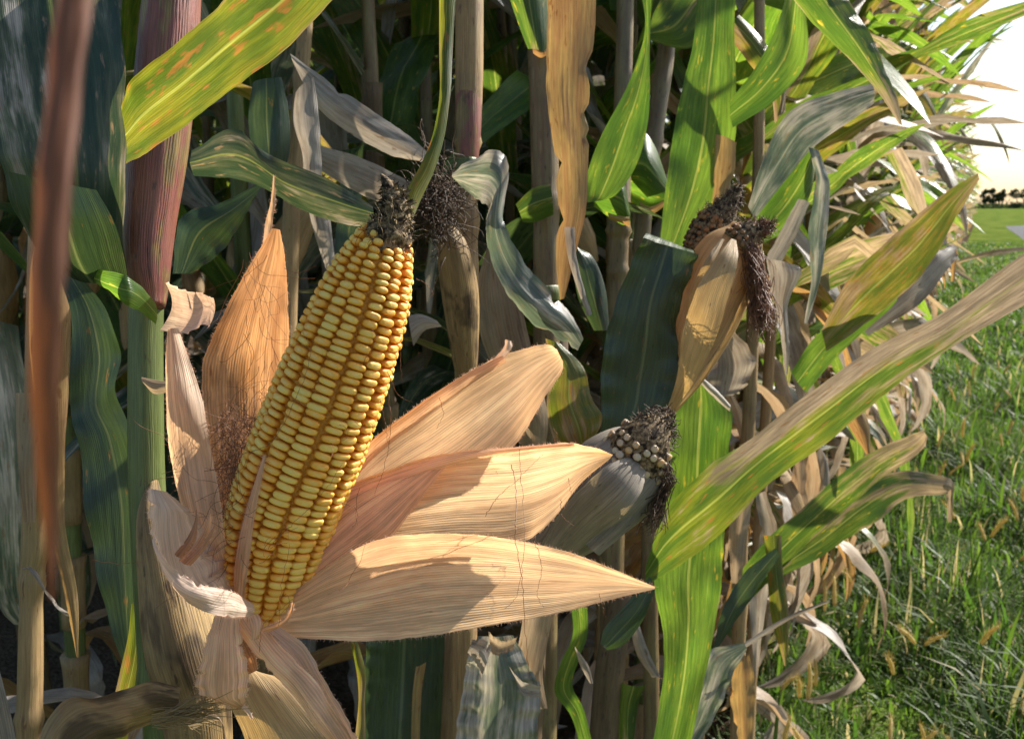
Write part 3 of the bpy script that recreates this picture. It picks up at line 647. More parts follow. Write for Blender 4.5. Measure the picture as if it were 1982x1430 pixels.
leaf("dry_leaf", [(612, 280, 620, 330, .84), (700, 306, 690, 372), (790, 350, 770, 404), (866, 390, 862, 418)], 'DG', C_, bulge=.1, ripple=.05)
leaf("leaf", [(490, 160, 545, 150, .95), (480, 230, 560, 220), (490, 300, 560, 290), (510, 350, 545, 350)], 'GD', C_, bulge=.2)

D = root_of("corn_plant", "corn plant with a purple-brown stalk half hidden by a hanging orange-brown leaf", 1045, .95)
stalk("stalk", [(1030, -80, .95, 36), (1042, 60, .95, 32), (1048, 110, .95, 27), (1055, 330, .95, 27), (1058, 560, .95, 26), (1055, 900, .95, 26), (1050, 1500, .95, 27)], 'SP', D, n=70, nodes=(.27, .55, .8))
leaf("leaf", [(960, -60, 1060, -60, .92), (985, 0, 1062, 20), (1008, 60, 1060, 80), (1022, 95, 1056, 105)], 'G', D, bulge=.3)
stalk("node", [(1056, 555, .948, 27), (1057, 568, .948, 30), (1057, 584, .948, 27)], 'SG', D, n=10)
leaf("collar", [(1030, 92, 1032, 104, .92), (1046, 90, 1046, 112), (1058, 94, 1058, 108)], 'DO', D, bulge=.3)
leaf("dry_leaf", [(1056, -60, 1155, -60, .78), (1060, 60, 1150, 60), (1058, 180, 1142, 180), (1072, 290, 1140, 290), (1080, 400, 1135, 400), (1076, 500, 1112, 500), (1084, 580, 1092, 578)], 'DO', D, fold=.06, bulge=.06, ripple=.03, rag=.05,
     label="orange-brown dry leaf hanging straight down")
leaf("dry_leaf", [(1092, 440, 1112, 440, .77), (1100, 500, 1116, 498), (1118, 560, 1130, 556), (1136, 612, 1146, 608)], 'DG', D, bulge=.2, rag=.08)
leaf("leaf", [(998, 395, 1012, 430, .90), (1030, 365, 1035, 430), (1065, 355, 1072, 415)], 'G', D, bulge=.25)

E = root_of("corn_plant", "corn plant with purple joints and bright green leaf bases beside the orange-brown leaf", 1200, 1.1)
stalk("stalk", [(1212, -80, 1.12, 17), (1206, 200, 1.12, 17), (1198, 420, 1.1, 22), (1196, 500, 1.1, 20), (1195, 620, 1.1, 19), (1192, 900, 1.1, 20), (1185, 1130, 1.1, 22), (1180, 1500, 1.1, 23)], 'SP', E, n=70, nodes=(.32, .47, .66))
stalk("stalk_sheath", [(1206, 1120, 1.08, 16), (1195, 1200, 1.07, 26), (1180, 1300, 1.06, 29), (1165, 1500, 1.06, 30)], 'SD', E)
leaf("leaf", [(1238, -30, 1262, -30, .84), (1248, 60, 1258, 90), (1215, 165, 1258, 180), (1165, 260, 1252, 250), (1138, 330, 1232, 320), (1128, 385, 1195, 375), (1138, 392, 1165, 388, .84)], 'GB', E, fold=-.08, bulge=.06, ripple=.02,
     label="bright green lens-shaped leaf with a brown blotch")
leaf("leaf_base", [(1142, 352, 1150, 400, 1.05), (1180, 340, 1178, 420), (1205, 350, 1205, 436), (1218, 400, 1219, 438)], 'GB', E, bulge=.3)
leaf("collar", [(1176, 412, 1178, 424, 1.04), (1200, 418, 1202, 432), (1218, 420, 1219, 440)], 'DO', E, bulge=.3)
leaf("leaf", [(1105, 470, 1120, 480, .98), (1110, 520, 1150, 500), (1120, 580, 1172, 560), (1150, 640, 1180, 640)], 'GD', E, bulge=.2)
leaf("leaf", [(1105, 1170, 1137, 1175, .92), (1108, 1230, 1137, 1228), (1084, 1285, 1122, 1272), (1074, 1340, 1108, 1325), (1105, 1385, 1130, 1372), (1125, 1450, 1150, 1450)], 'GB', E, fold=-.1, bulge=.08)
leaf("leaf", [(1258, 1115, 1268, 1140, .80), (1215, 1165, 1242, 1205), (1172, 1212, 1205, 1248), (1162, 1245, 1176, 1258)], 'GD', E, bulge=.12)
leaf("dry_leaf", [(1112, 1250, 1122, 1262, .9), (1122, 1285, 1140, 1290), (1142, 1322, 1148, 1322)], 'DG', E, bulge=.2)

Fp = root_of("corn_plant", "corn plant whose dark purple stalk leans right above a green leaf base", 1260, 1.2)
stalk("stalk", [(1302, -80, 1.25, 17), (1290, 90, 1.24, 18), (1268, 250, 1.22, 17), (1248, 400, 1.2, 16), (1240, 560, 1.2, 16), (1250, 800, 1.2, 15), (1258, 1100, 1.2, 15), (1262, 1500, 1.2, 16)], 'SP', Fp, n=70, nodes=(.11, .31, .5, .75, .86))
leaf("leaf_base", [(1200, 280, 1205, 380, 1.15), (1240, 252, 1232, 400), (1268, 285, 1258, 412), (1290, 345, 1288, 398)], 'GB', Fp, bulge=.3, label="bright green leaf base wrapped round the leaning stalk")
leaf("collar", [(1236, 390, 1240, 402, 1.13), (1258, 400, 1262, 414), (1286, 388, 1290, 396)], 'DO', Fp, bulge=.3)
leaf("leaf", [(1255, 60, 1245, 75, 1.2), (1268, 20, 1330, 95), (1300, -30, 1370, 60), (1350, -90, 1400, 0)], 'G', Fp, bulge=.15)
leaf("leaf", [(1275, 500, 1310, 498, .98), (1286, 380, 1385, 390), (1300, 280, 1420, 290), (1316, 190, 1425, 170), (1342, 80, 1422, 60), (1352, -40, 1425, -40)], 'GB', Fp, fold=-.10, bulge=.05, ripple=.03, rag=.02,
     label="tall spotted green leaf blade with a pale midrib")
leaf("dry_leaf", [(1385, 260, 1425, 275, .97), (1382, 340, 1420, 340), (1378, 400, 1402, 400), (1370, 450, 1385, 450)], 'DO', Fp, bulge=.15, rag=.06)
leaf("dry_leaf", [(1400, 60, 1430, 30, 1.02), (1440, 110, 1480, 80), (1490, 180, 1520, 160), (1500, 240, 1515, 215)], 'GO', Fp, bulge=.2)
leaf("dry_leaf", [(1218, 1205, 1236, 1205, 1.1), (1232, 1265, 1256, 1262), (1262, 1310, 1278, 1308)], 'DG', Fp, bulge=.2)
leaf("leaf", [(1200, 1320, 1250, 1325, 1.05), (1195, 1370, 1235, 1365), (1200, 1450, 1225, 1450)], 'G', Fp, bulge=.25)

# ---- ears of the neighbours: husk body, leaves, kernels, silk
def shut_ear(name, parent, rows, mat, kern, silk, label, kmat='kernel_old', kd=.0065, nsilk=160, silkmat='silk_dark', sl=(.01, .025), sr=.0005, kmax=.5, sfrom=.35):
    SEED[0] += 1
    R = crom(rows, 36); C = np.array([P(*r[:3]) for r in R]); rad = np.array([S(r[3], r[2]) for r in R])
    e = ob(name, tube_mesh(name, C, rad, mat, 22, SEED[0], ridge=.025, ridges=7), parent); e["label"] = label
    km = kernel_mesh("kernel", 1, 1, 1, kmat, 2.2, 0)
    kp = crom(kern, 20); kc = np.array([P(*r[:3]) for r in kp]); kr = np.array([S(r[3], r[2]) for r in kp])
    c = ob("cob", tube_mesh("cob", kc, kr, 'chaff', 14, SEED[0]), e)
    T = unit(kc[-1] - kc[0]); X = unit(np.cross(T, FW)); Y = np.cross(T, X); Lk = np.linalg.norm(kc[-1] - kc[0])
    t = 0.02
    while t < kmax:
        cc = np.array([np.interp(t, np.linspace(0, 1, 20), kc[:, k]) for k in range(3)]); r = np.interp(t, np.linspace(0, 1, 20), kr)
        nk = max(6, int(2 * math.pi * r / (kd * 1.02)))
        for j in range(nk):
            a = 2 * math.pi * (j + .5 * (int(t * 100) % 2)) / nk + rs.normal(0, .06); o_ = X * math.cos(a) + Y * math.sin(a)
            if np.dot(o_, CAM - cc) < -.2 * np.linalg.norm(CAM - cc) or rs.rand() < .12 + .3 * t: continue
            kq = rs.uniform(.72, 1.1)
            m4 = np.eye(4); m4[:3, 0] = np.cross(T, o_) * kd * .97 * kq; m4[:3, 1] = T * kd * .88 * kq; m4[:3, 2] = o_ * kd * .42 * kq; m4[:3, 3] = cc + o_ * r * .97
            k = bpy.data.objects.new("kernel", km); COL.objects.link(k); k.parent = e; k.matrix_basis = Matrix(m4.tolist())
        t += kd * .8 / Lk
    pp = []
    for i in range(nsilk):
        u = rs.uniform(sfrom, 1); cc = np.array([np.interp(u, np.linspace(0, 1, 20), kc[:, k]) for k in range(3)]); r = np.interp(u, np.linspace(0, 1, 20), kr)
        o_ = unit(rs.normal(0, 1, 3)); pp.append((wander(cc + o_ * r, o_ + T * .6, rs.uniform(.003, .009), 5, .6, rs), sr))
    for (x0, y0, x1, y1, d_, spread, cnt) in silk:
        for i in range(cnt):
            p0 = P(x0 + rs.normal(0, spread), y0 + rs.normal(0, spread), d_ + rs.normal(0, .006)); p1 = P(x1 + rs.normal(0, spread * .8), y1 + rs.normal(0, spread * 1.6), d_ + rs.normal(0, .008))
            w_ = wander(p0, p1 - p0, np.linalg.norm(p1 - p0), 10, .25, rs); w_ += (p1 - w_[-1])[None] * np.linspace(0, 1, 10)[:, None] * .7; pp.append((w_, sr))
    stuff(ob("silk", strands_mesh("silk", pp, silkmat), e))
    return e
K = root_of("corn_plant", "corn plant with an upright tan ear trailing brown silk", 1330, 1.0)
stalk("stalk", [(1400, -80, 1.15, 11), (1392, 300, 1.13, 12), (1378, 700, 1.12, 14), (1360, 1000, 1.1, 16), (1345, 1500, 1.1, 17)], 'ST', K, n=60, nodes=(.3, .55, .8))
e2 = shut_ear("ear", K, [(1270, 850, .86, 8), (1290, 790, .84, 20), (1325, 720, .83, 40), (1352, 640, .82, 62), (1382, 560, .82, 70), (1408, 500, .82, 62), (1432, 462, .82, 40), (1442, 440, .82, 26)], 'HT',
              [(1425, 475, .80, 34), (1448, 455, .80, 28), (1468, 446, .80, 18), (1494, 434, .80, 5)], [(1455, 480, 1468, 560, .79, 9, 160), (1465, 540, 1480, 640, .79, 10, 220)],
              "upright tan husked ear with a long brown silk tail", kmat='kernel_brown', kd=.0062, silkmat='silk', kmax=.28, nsilk=420)
leaf("husk_leaf", [(1288, 800, 1296, 806, .80), (1310, 730, 1340, 745, .775), (1322, 640, 1385, 655, .752), (1348, 560, 1412, 570, .747), (1385, 500, 1428, 505, .752), (1415, 462, 1425, 466, .77)], 'HT', e2, bulge=.10, m=13, fine=.012, rag=.03)
leaf("husk_leaf", [(1300, 760, 1310, 765, .81), (1322, 650, 1335, 660, .80), (1332, 580, 1352, 585, .775), (1362, 510, 1380, 512, .765), (1395, 462, 1402, 464, .78)], 'HT', e2, bulge=.15, m=9, fine=.012, rag=.03)
husk_e2 = leaf("husk_leaf", [(1292, 790, 1300, 800, .80), (1330, 735, 1352, 745), (1390, 640, 1420, 640), (1430, 560, 1456, 560), (1440, 500, 1458, 500)], 'HT', e2, bulge=.2)
e2b = shut_ear("ear", K, [(1330, 560, .9, 20), (1352, 500, .9, 36), (1370, 460, .9, 30)], 'HT', [(1352, 490, .88, 34), (1378, 440, .88, 36), (1402, 410, .88, 26), (1430, 362, .88, 6)],
               [], "half bare dark-tipped ear behind the tan husked ear", kmat='kernel_brown', kd=.0062, nsilk=700, sl=(.004, .01), kmax=.42)
leaf("leaf", [(1245, 460, 1346, 492, .78, .80), (1222, 510, 1335, 535), (1195, 580, 1318, 605), (1170, 660, 1328, 690), (1162, 730, 1318, 745), (1165, 800, 1290, 800), (1160, 870, 1215, 870), (1150, 930, 1175, 930, .80, .80)],
     'GD', K, fold=-.10, bulge=.05, ripple=.035, rag=.03, wrk=.022, m=17, label="broad dark green leaf with a snapped top and pale midrib")
leaf("leaf_flap", [(1245, 460, 1346, 490, .782, .802), (1252, 452, 1345, 482, .80, .815), (1256, 470, 1340, 500, .815, .83)], 'GD', K, bulge=.05)
leaf("leaf", [(1351, 727, 1358, 732, .88), (1300, 768, 1414, 788), (1292, 850, 1412, 862), (1285, 950, 1410, 960), (1275, 1050, 1402, 1040), (1266, 1130, 1398, 1110), (1282, 1220, 1385, 1205), (1282, 1330, 1362, 1320), (1258, 1460, 1332, 1460, .86)],
     'GB', K, fold=-.05, bulge=.04, ripple=.03, rag=.03, m=13, label="long lime green leaf hanging down in the sun")
leaf("leaf_flap", [(1352, 724, 1350, 735, .875), (1385, 752, 1380, 768), (1414, 784, 1412, 796)], 'DG', K, bulge=.3)
leaf("leaf", [(1252, 1090, 1246, 1132, .84), (1288, 990, 1298, 1105, .83), (1370, 905, 1398, 1032, .82), (1450, 850, 1482, 942, .82), (1560, 764, 1598, 858, .81), (1700, 668, 1735, 745, .80), (1830, 602, 1850, 668, .79), (1982, 490, 2000, 578, .78), (2100, 430, 2110, 500, .78)],
     'GH', K, fold=.05, bulge=-.05, ripple=.03, rag=.04, m=13, n=70, label="long half dead leaf reaching out to the right edge")
leaf("leaf", [(1380, 660, 1420, 640, .92), (1370, 720, 1460, 690), (1365, 760, 1450, 740), (1385, 770, 1420, 765)], 'DG', K, fold=-.15, ripple=.08, rag=.10)

Q = root_of("corn_plant", "corn plant with a grey weathered ear of pale kernels and black silk", 1080, .85)
stalk("stalk", [(1085, 640, 1.0, 16), (1070, 900, .95, 20), (1040, 1150, .92, 24), (1020, 1500, .9, 26)], 'SD', Q, n=40, nodes=(.4, .75))
e3 = shut_ear("ear", Q, [(1010, 1120, .72, 20), (1060, 1055, .70, 52), (1125, 985, .69, 84), (1190, 925, .68, 92), (1240, 880, .68, 72), (1258, 862, .68, 52)], 'HG',
              [(1212, 905, .672, 66), (1240, 868, .665, 60), (1264, 835, .664, 42), (1292, 803, .666, 8)], [(1282, 880, 1296, 940, .66, 6, 70), (1294, 930, 1255, 1030, .66, 7, 60)],
              "grey weathered ear with pale kernels showing at its tip", kd=.0074, nsilk=420, kmax=.52, sfrom=.5)
leaf("husk_leaf", [(1020, 1100, 1045, 1125, .68), (1090, 985, 1150, 1040, .645), (1150, 920, 1215, 990, .630), (1195, 890, 1245, 940, .636), (1232, 885, 1250, 900, .650)], 'HG', e3, bulge=.08, m=15, fine=.012, rag=.04)
leaf("husk_leaf", [(1130, 1050, 1160, 1075, .66), (1200, 985, 1240, 1000), (1265, 910, 1290, 900), (1270, 880, 1292, 870)], 'HG', e3, bulge=.25)
leaf("leaf", [(925, 1232, 992, 1228, .76), (905, 1280, 1030, 1300), (895, 1340, 1046, 1330), (885, 1400, 1042, 1400), (875, 1480, 1035, 1480)], 'GP', Q, fold=.12, ripple=.07, rag=.04, m=13, label="grey-green crumpled leaf below the lower right husk")
leaf("leaf_flap", [(985, 1290, 1000, 1320, .74), (1012, 1318, 1012, 1345), (1048, 1325, 1042, 1350)], 'DG', Q, fold=-.2, rag=.12, ripple=.08)
leaf("dry_leaf", [(915, 1236, 905, 1262, .745), (940, 1238, 925, 1290), (952, 1252, 930, 1315)], 'DG', Q, fold=.2, rag=.12)
leaf("dry_leaf", [(945, 1222, 950, 1262, .75), (972, 1240, 965, 1268), (1002, 1232, 992, 1258)], 'DT', Q, fold=-.25, rag=.15, ripple=.1)
leaf("dry_leaf", [(1020, 1140, 1075, 1150, .84), (1010, 1210, 1065, 1215), (1000, 1300, 1050, 1300), (1040, 1370, 1060, 1370)], 'DT', Q, bulge=.2)
leaf("leaf", [(712, 1205, 862, 1205, .88), (706, 1320, 858, 1320), (700, 1480, 850, 1480)], 'GD', Q, fold=.2, ripple=.03, m=13)
leaf("leaf", [(678, 1240, 692, 1240, .72), (690, 1300, 708, 1300), (694, 1350, 706, 1352), (690, 1400, 707, 1400), (680, 1480, 706, 1480)], 'GO', Q, bulge=.25)
leaf("dry_leaf", [(860, 1190, 925, 1190, .9), (850, 1300, 915, 1300), (840, 1480, 905, 1480)], 'DT', Q, bulge=.25)
leaf("dry_leaf", [(805, 1290, 825, 1280, .84), (798, 1350, 815, 1350), (795, 1460, 812, 1460)], 'DO', Q, bulge=.25)

W = root_of("corn_plant", "corn plant with broad grey-green leaves high on the right", 1470, 1.35)
stalk("stalk", [(1470, -80, 1.4, 10), (1468, 300, 1.4, 11), (1450, 800, 1.4, 13), (1436, 1000, 1.4, 13), (1425, 1500, 1.4, 14)], 'ST', W, n=60, nodes=(.35, .62, .85))
leaf("leaf", [(1500, -70, 1600, -70, .78), (1530, -10, 1640, -5), (1575, 45, 1685, 70), (1645, 118, 1714, 138), (1703, 185, 1737, 190), (1740, 240, 1746, 243, .80)], 'GT', W, fold=.10, bulge=.06, ripple=.02, label="drooping leaf with a sunlit edge pointing down at the upper right")
leaf("leaf", [(1412, 195, 1418, 248, .95), (1458, 138, 1500, 195), (1500, 60, 1560, 120), (1528, -30, 1560, 10)], 'GB', W, fold=-.2, bulge=.05)
leaf("leaf", [(1448, 400, 1460, 425, 1.0), (1480, 300, 1520, 350), (1530, 215, 1575, 285), (1620, 178, 1660, 225), (1690, 162, 1692, 200)], 'GP', W, fold=.1, ripple=.03)
leaf("dry_leaf", [(1565, 285, 1585, 292, .98), (1578, 350, 1606, 360), (1565, 450, 1600, 450), (1570, 540, 1588, 540), (1556, 625, 1562, 628)], 'GP', W, fold=.15, ripple=.08)
leaf("dry_leaf", [(1545, 385, 1568, 392, 1.05), (1515, 440, 1538, 462), (1482, 500, 1505, 520)], 'DG', W, fold=.2, rag=.08)
leaf("dry_leaf", [(1482, 500, 1545, 515, 1.0), (1490, 545, 1550, 530), (1500, 590, 1525, 590), (1512, 660, 1530, 660), (1520, 725, 1524, 725)], 'DG', W, fold=.2, rag=.06)
leaf("leaf", [(1440, 440, 1480, 470, 1.1), (1490, 380, 1530, 440), (1540, 310, 1570, 370), (1570, 260, 1580, 300)], 'GB', W, bulge=.15)
leaf("leaf", [(1590, 640, 1600, 680, 1.2), (1640, 545, 1690, 615), (1735, 452, 1790, 525), (1830, 372, 1852, 420), (1893, 335, 1895, 348, 1.15)], 'GO', W, fold=.08, ripple=.03, rag=.04, label="yellow and orange leaf blade rising to the far trees")
leaf("leaf", [(1530, 720, 1560, 760, 1.2), (1590, 640, 1630, 680), (1690, 580, 1720, 600), (1740, 560, 1742, 570)], 'GB', W, fold=-.1)
leaf("dry_leaf", [(1660, 630, 1680, 650, 1.25), (1735, 555, 1775, 592), (1800, 495, 1832, 525), (1848, 475, 1856, 495, 1.3)], 'DG', W, fold=.1, ripple=.03)
leaf("dry_leaf", [(1845, 478, 1856, 494, 1.3), (1842, 500, 1852, 500), (1840, 545, 1848, 545)], 'DO', W, bulge=.2)

Z = root_of("corn_plant", "corn plant with low grey and green leaves over the grass", 1440, 1.5)
stalk("stalk", [(1520, -80, 1.7, 8), (1500, 500, 1.65, 10), (1470, 1000, 1.6, 11), (1445, 1500, 1.55, 12)], 'ST', Z, n=50, nodes=(.35, .62, .85))
leaf("leaf", [(1392, 1195, 1400, 1208, 1.2), (1450, 1082, 1488, 1125), (1550, 985, 1592, 1025), (1660, 892, 1692, 938), (1750, 846, 1780, 875), (1788, 832, 1795, 846, 1.15)], 'GT', Z, fold=.1, ripple=.05)
leaf("dry_leaf", [(1470, 1115, 1480, 1132, 1.2), (1560, 1028, 1590, 1075), (1650, 948, 1690, 1012), (1735, 912, 1755, 965), (1828, 922, 1826, 958), (1847, 942, 1832, 962), (1842, 1010, 1834, 1010, 1.25)], 'GT', Z, fold=.1, ripple=.06, rag=.05)
leaf("dry_leaf", [(1478, 1035, 1512, 1035, 1.15), (1485, 1100, 1515, 1100), (1490, 1180, 1526, 1180), (1505, 1240, 1526, 1240), (1518, 1288, 1522, 1288)], 'GO', Z, bulge=.2)
leaf("dry_leaf", [(1622, 772, 1655, 768, 1.2), (1640, 820, 1682, 820), (1676, 878, 1684, 880)], 'DO', Z, bulge=.2)
leaf("leaf", [(1440, 1243, 1446, 1256, 1.0), (1372, 1260, 1420, 1302), (1350, 1320, 1398, 1358), (1330, 1395, 1362, 1425), (1290, 1460, 1330, 1470)], 'GP', Z, fold=.12, ripple=.06)
leaf("dry_leaf", [(1432, 860, 1452, 855, 1.12), (1420, 940, 1462, 930), (1410, 1040, 1448, 1030), (1416, 1120, 1436, 1120), (1424, 1190, 1428, 1190)], 'DT', Z, fold=.15, rag=.08, ripple=.08)
leaf("dry_leaf", [(1462, 960, 1480, 950, 1.3), (1470, 1040, 1505, 1025), (1450, 1130, 1490, 1130), (1455, 1230, 1475, 1230), (1462, 1310, 1465, 1310)], 'DG', Z, fold=-.15, rag=.08, ripple=.08)
leaf("leaf", [(1380, 1260, 1392, 1250, 1.1), (1398, 1180, 1432, 1190), (1440, 1110, 1470, 1135), (1500, 1060, 1510, 1075)], 'GD', Z, fold=.1, ripple=.05)
leaf("dry_leaf", [(1425, 1270, 1450, 1265, 1.15), (1415, 1340, 1462, 1335), (1425, 1420, 1456, 1420), (1440, 1490, 1450, 1490)], 'DO', Z, fold=.15, rag=.08, ripple=.08)
leaf("dry_leaf", [(1540, 880, 1556, 872, 1.5), (1530, 950, 1562, 945), (1538, 1030, 1560, 1030), (1548, 1080, 1552, 1080)], 'DT', Z, fold=.15, rag=.08, ripple=.08)
leaf("grass_straw", [(1430, 1250, 1436, 1258, 1.02), (1520, 1194, 1522, 1203), (1605, 1160, 1606, 1164)], 'DG', Z, m=5, bulge=.3)

# ------------------------------------------------------------------ corn plants grown by rule
def grow_leaf(rs, h, az, L, w, th0, droop, twist, mat, kink=None, seed=0):
    n = 24 if L > .5 else 18
    s = np.linspace(0, 1, n); th = th0 - droop * s ** 1.35
    if kink: th = np.where(s > kink[0], th - kink[1], th)
    ds = L / (n - 1)
    aa = az + np.cumsum(rs.normal(0, .05, n))
    d = np.stack([np.cos(th) * np.cos(aa), np.cos(th) * np.sin(aa), np.sin(th)], 1)
    C = np.array([.012 * math.cos(az), .012 * math.sin(az), h]) + np.vstack([[0, 0, 0], np.cumsum(d[:-1] * ds, axis=0)])
    side = np.stack([-np.sin(aa), np.cos(aa), np.zeros(n)], 1); nor = np.cross(d, side)
    tw = twist * s ** 1.2 + smooth_noise(n, 6, rs) * .25
    side2 = side * np.cos(tw)[:, None] + nor * np.sin(tw)[:, None]
    W = w * np.minimum(1, .62 + 1.6 * s) * np.clip(1 - s ** 2.4, 0, 1) ** .8 + .001
    A = C - side2 * W[:, None] / 2; B = C + side2 * W[:, None] / 2
    dry = mat[0] == 'D'
    return sheet_mesh("leaf", A, B, mat, fold=(-.10 if not dry else rs.uniform(-.3, .3)), ripple=.05 if not dry else .10, rag=.05 if not dry else .12, m=7, seed=seed, nf=5, wrk=.02)
def proto(seed, edge=False):
    rs = np.random.RandomState(seed); parts = []
    Ht = rs.uniform(2.05, 2.4)
    zz = np.linspace(0, Ht, 46); lean = rs.normal(0, .02, 2)
    C = np.stack([lean[0] * zz ** 1.3, lean[1] * zz ** 1.3, zz], 1)
    rad = np.interp(zz / Ht, [0, .5, .8, 1], [.014, .012, .007, .003])
    nodes = np.arange(.15, Ht, .15 if not edge else .10)
    for q in nodes: rad = rad * (1 + .2 * np.exp(-((zz - q) / .016) ** 2))
    parts.append(("stalk", tube_mesh("stalk", C, rad, ['SP', 'ST', 'SG', 'SD', 'ST'][rs.randint(5)], 8, seed)))
    az0 = 0.0
    for i, h in enumerate(nodes[1:]):
        if h > Ht - .1: continue
        az = az0 + (i % 2) * math.pi + rs.normal(0, .5); f = h / Ht
        x, y = lean * h ** 1.3
        if f < .30:
            mat = ['DT', 'DG', 'DO', 'DG', 'GS', 'DG'][rs.randint(6)]; L, w = rs.uniform(.35, .65), rs.uniform(.04, .07); th0, dr = rs.uniform(.2, .9), rs.uniform(1.8, 2.8)
        elif f < .55:
            mat = (['DG', 'G', 'GO', 'GT', 'GP', 'GB', 'GH', 'GB'] if edge else ['DG', 'GD', 'GO', 'GD', 'GS', 'GP', 'G', 'GD'])[rs.randint(8)]; L, w = rs.uniform(.6, .85), rs.uniform(.06, .095); th0, dr = rs.uniform(.6, 1.1), rs.uniform(1.3, 2.6)
        else:
            mat = (['G', 'GB', 'GP', 'GT', 'GB', 'GH', 'G', 'DT', 'GB', 'GO'] if edge else ['G', 'GB', 'GD', 'GT', 'GP', 'GH', 'GD', 'G', 'GS', 'GD'])[rs.randint(10)]; L, w = rs.uniform(.55, .85) * (1.15 - .45 * max(0, f - .7)), rs.uniform(.06, .095); th0, dr = rs.uniform(.75, 1.25), rs.uniform(.7, 2.2)
        if edge and f >= .3:
            L *= .88; w *= 1.0; dr = rs.uniform(.2, 1.5)
            if rs.rand() < .5: dr = rs.uniform(.2, .7)
        kink = (rs.uniform(.35, .7), rs.uniform(.6, 1.5)) if (mat[0] == 'D' or rs.rand() < (.5 if edge else .35)) else None
        me = grow_leaf(rs, h, az, L, w, th0, dr, rs.normal(0, .9), mat, kink, seed * 50 + i)
        co = np.zeros(len(me.vertices) * 3); me.vertices.foreach_get("co", co); co = co.reshape(-1, 3) + [x, y, 0]; me.vertices.foreach_set("co", co.ravel())
        parts.append(("dry_leaf" if mat[0] == 'D' else "leaf", me))
    for h in (np.arange(.32, 1.0, .11) if edge else []):
        mat = ['DT', 'DG', 'DO', 'GO', 'DT', 'GT'][rs.randint(6)]
        parts.append(("dry_leaf" if mat[0] == 'D' else "leaf", grow_leaf(rs, h, rs.normal(0, .8) + math.pi * rs.randint(2), rs.uniform(.35, .6), rs.uniform(.04, .075), rs.uniform(.2, .8), rs.uniform(2.0, 2.9), rs.normal(0, 1.2), mat, None, seed * 91 + int(h * 100))))
    for i, h in enumerate(nodes[:-3]):
        if rs.rand() < .45: continue
        z2 = np.linspace(h - .005, h + rs.uniform(.09, .14), 7); c2 = np.stack([lean[0] * z2 ** 1.3, lean[1] * z2 ** 1.3, z2], 1)
        parts.append(("sheath", tube_mesh("sheath", c2, np.interp(z2, zz, rad) * np.array([1.12, 1.2, 1.22, 1.25, 1.28, 1.36, 1.5]), ['ST', 'SD', 'ST', 'HB', 'SG'][rs.randint(5)], 8, seed + i)))
    # ear and its silk
    h = rs.uniform(.85, 1.1); a = az0 + rs.normal(0, .5); o_ = np.array([math.cos(a), math.sin(a), 0]); up = np.array([0, 0, 1.])
    dv = unit(o_ * rs.uniform(.3, .6) + up); t = np.linspace(0, 1, 16); Le = rs.uniform(.17, .22)
    C = np.array([0, 0, h]) + o_ * .015 + np.outer(t * Le, dv)
    rr = np.interp(t, [0, .2, .5, .8, 1], [.01, .024, .028, .02, .006])
    parts.append(("ear", tube_mesh("ear", C, rr, ['HT', 'HG', 'HT'][rs.randint(3)], 12, seed, ridge=.03, ridges=5)))
    pp = [(wander(C[-1] + rs.normal(0, .004, 3), dv + rs.normal(0, .6, 3), rs.uniform(.03, .07), 6, .3, rs, .25), .0008) for _ in range(26)]
    parts.append(("silk", strands_mesh("silk", pp, 'silk_dark')))
    top = np.array([lean[0] * Ht ** 1.3, lean[1] * Ht ** 1.3, Ht])
    pp = [(wander(top - [0, 0, .02 * k], (rs.normal(0, .5), rs.normal(0, .5), 1), rs.uniform(.14, .26), 7, .06, rs, .05), .0022) for k in range(9)]
    parts.append(("tassel", strands_mesh("tassel", pp, 'DT')))
    return parts
PROTOS = [proto(s) for s in range(1, 9)] + [proto(s, True) for s in range(11, 19)]
def join_parts(parts, name):
    V, Fc, lf, lm, mi, mats, b = [], [], [], [], [], [], 0
    for nm, me in parts:
        nv = len(me.vertices); co = np.zeros(nv * 3); me.vertices.foreach_get("co", co); V.append(co.reshape(-1, 3))
        for key, dst in (("lf", lf), ("lm", lm)):
            a = np.zeros(nv * 3)
            if key in me.attributes: me.attributes[key].data.foreach_get("vector", a)
            dst.append(a.reshape(-1, 3))
        m = me.materials[0]
        if m not in mats: mats.append(m)
        for p in me.polygons: Fc.append(tuple(x + b for x in p.vertices)); mi.append(mats.index(m))
        b += nv
    out = mk_mesh(name, np.vstack(V), Fc, None, np.vstack(lf), np.vstack(lm))
    for m in mats: out.materials.append(m)
    out.polygons.foreach_set("material_index", mi)
    return out
JOINED = [join_parts(p, "corn_plant") for p in PROTOS]
rp_ = random.Random(21)
def corn_at(xy, label, group, detail, edge=False):
    k = rp_.randrange(8) + (8 if edge else 0)
    rz, sc = -ROWAZ + rp_.gauss(0, .55) + math.pi * rp_.randrange(2), rp_.uniform(.9, 1.08)
    if detail:
        t = thing("corn_plant", label, "corn plant", (xy[0], xy[1], 0), group)
        for nm, me in PROTOS[k]:
            o = bpy.data.objects.new(nm, me); COL.objects.link(o); o.parent = t
            if nm in ("silk", "tassel"): o["kind"] = "stuff"
    else:
        t = bpy.data.objects.new("corn_plant", JOINED[k]); COL.objects.link(t); t.location = (xy[0], xy[1], 0)
        t["label"] = label; t["category"] = "corn plant"; t["group"] = group
    t.rotation_euler = (rp_.gauss(0, .03), rp_.gauss(0, .03), rz); t.scale = (sc,) * 3
    return t
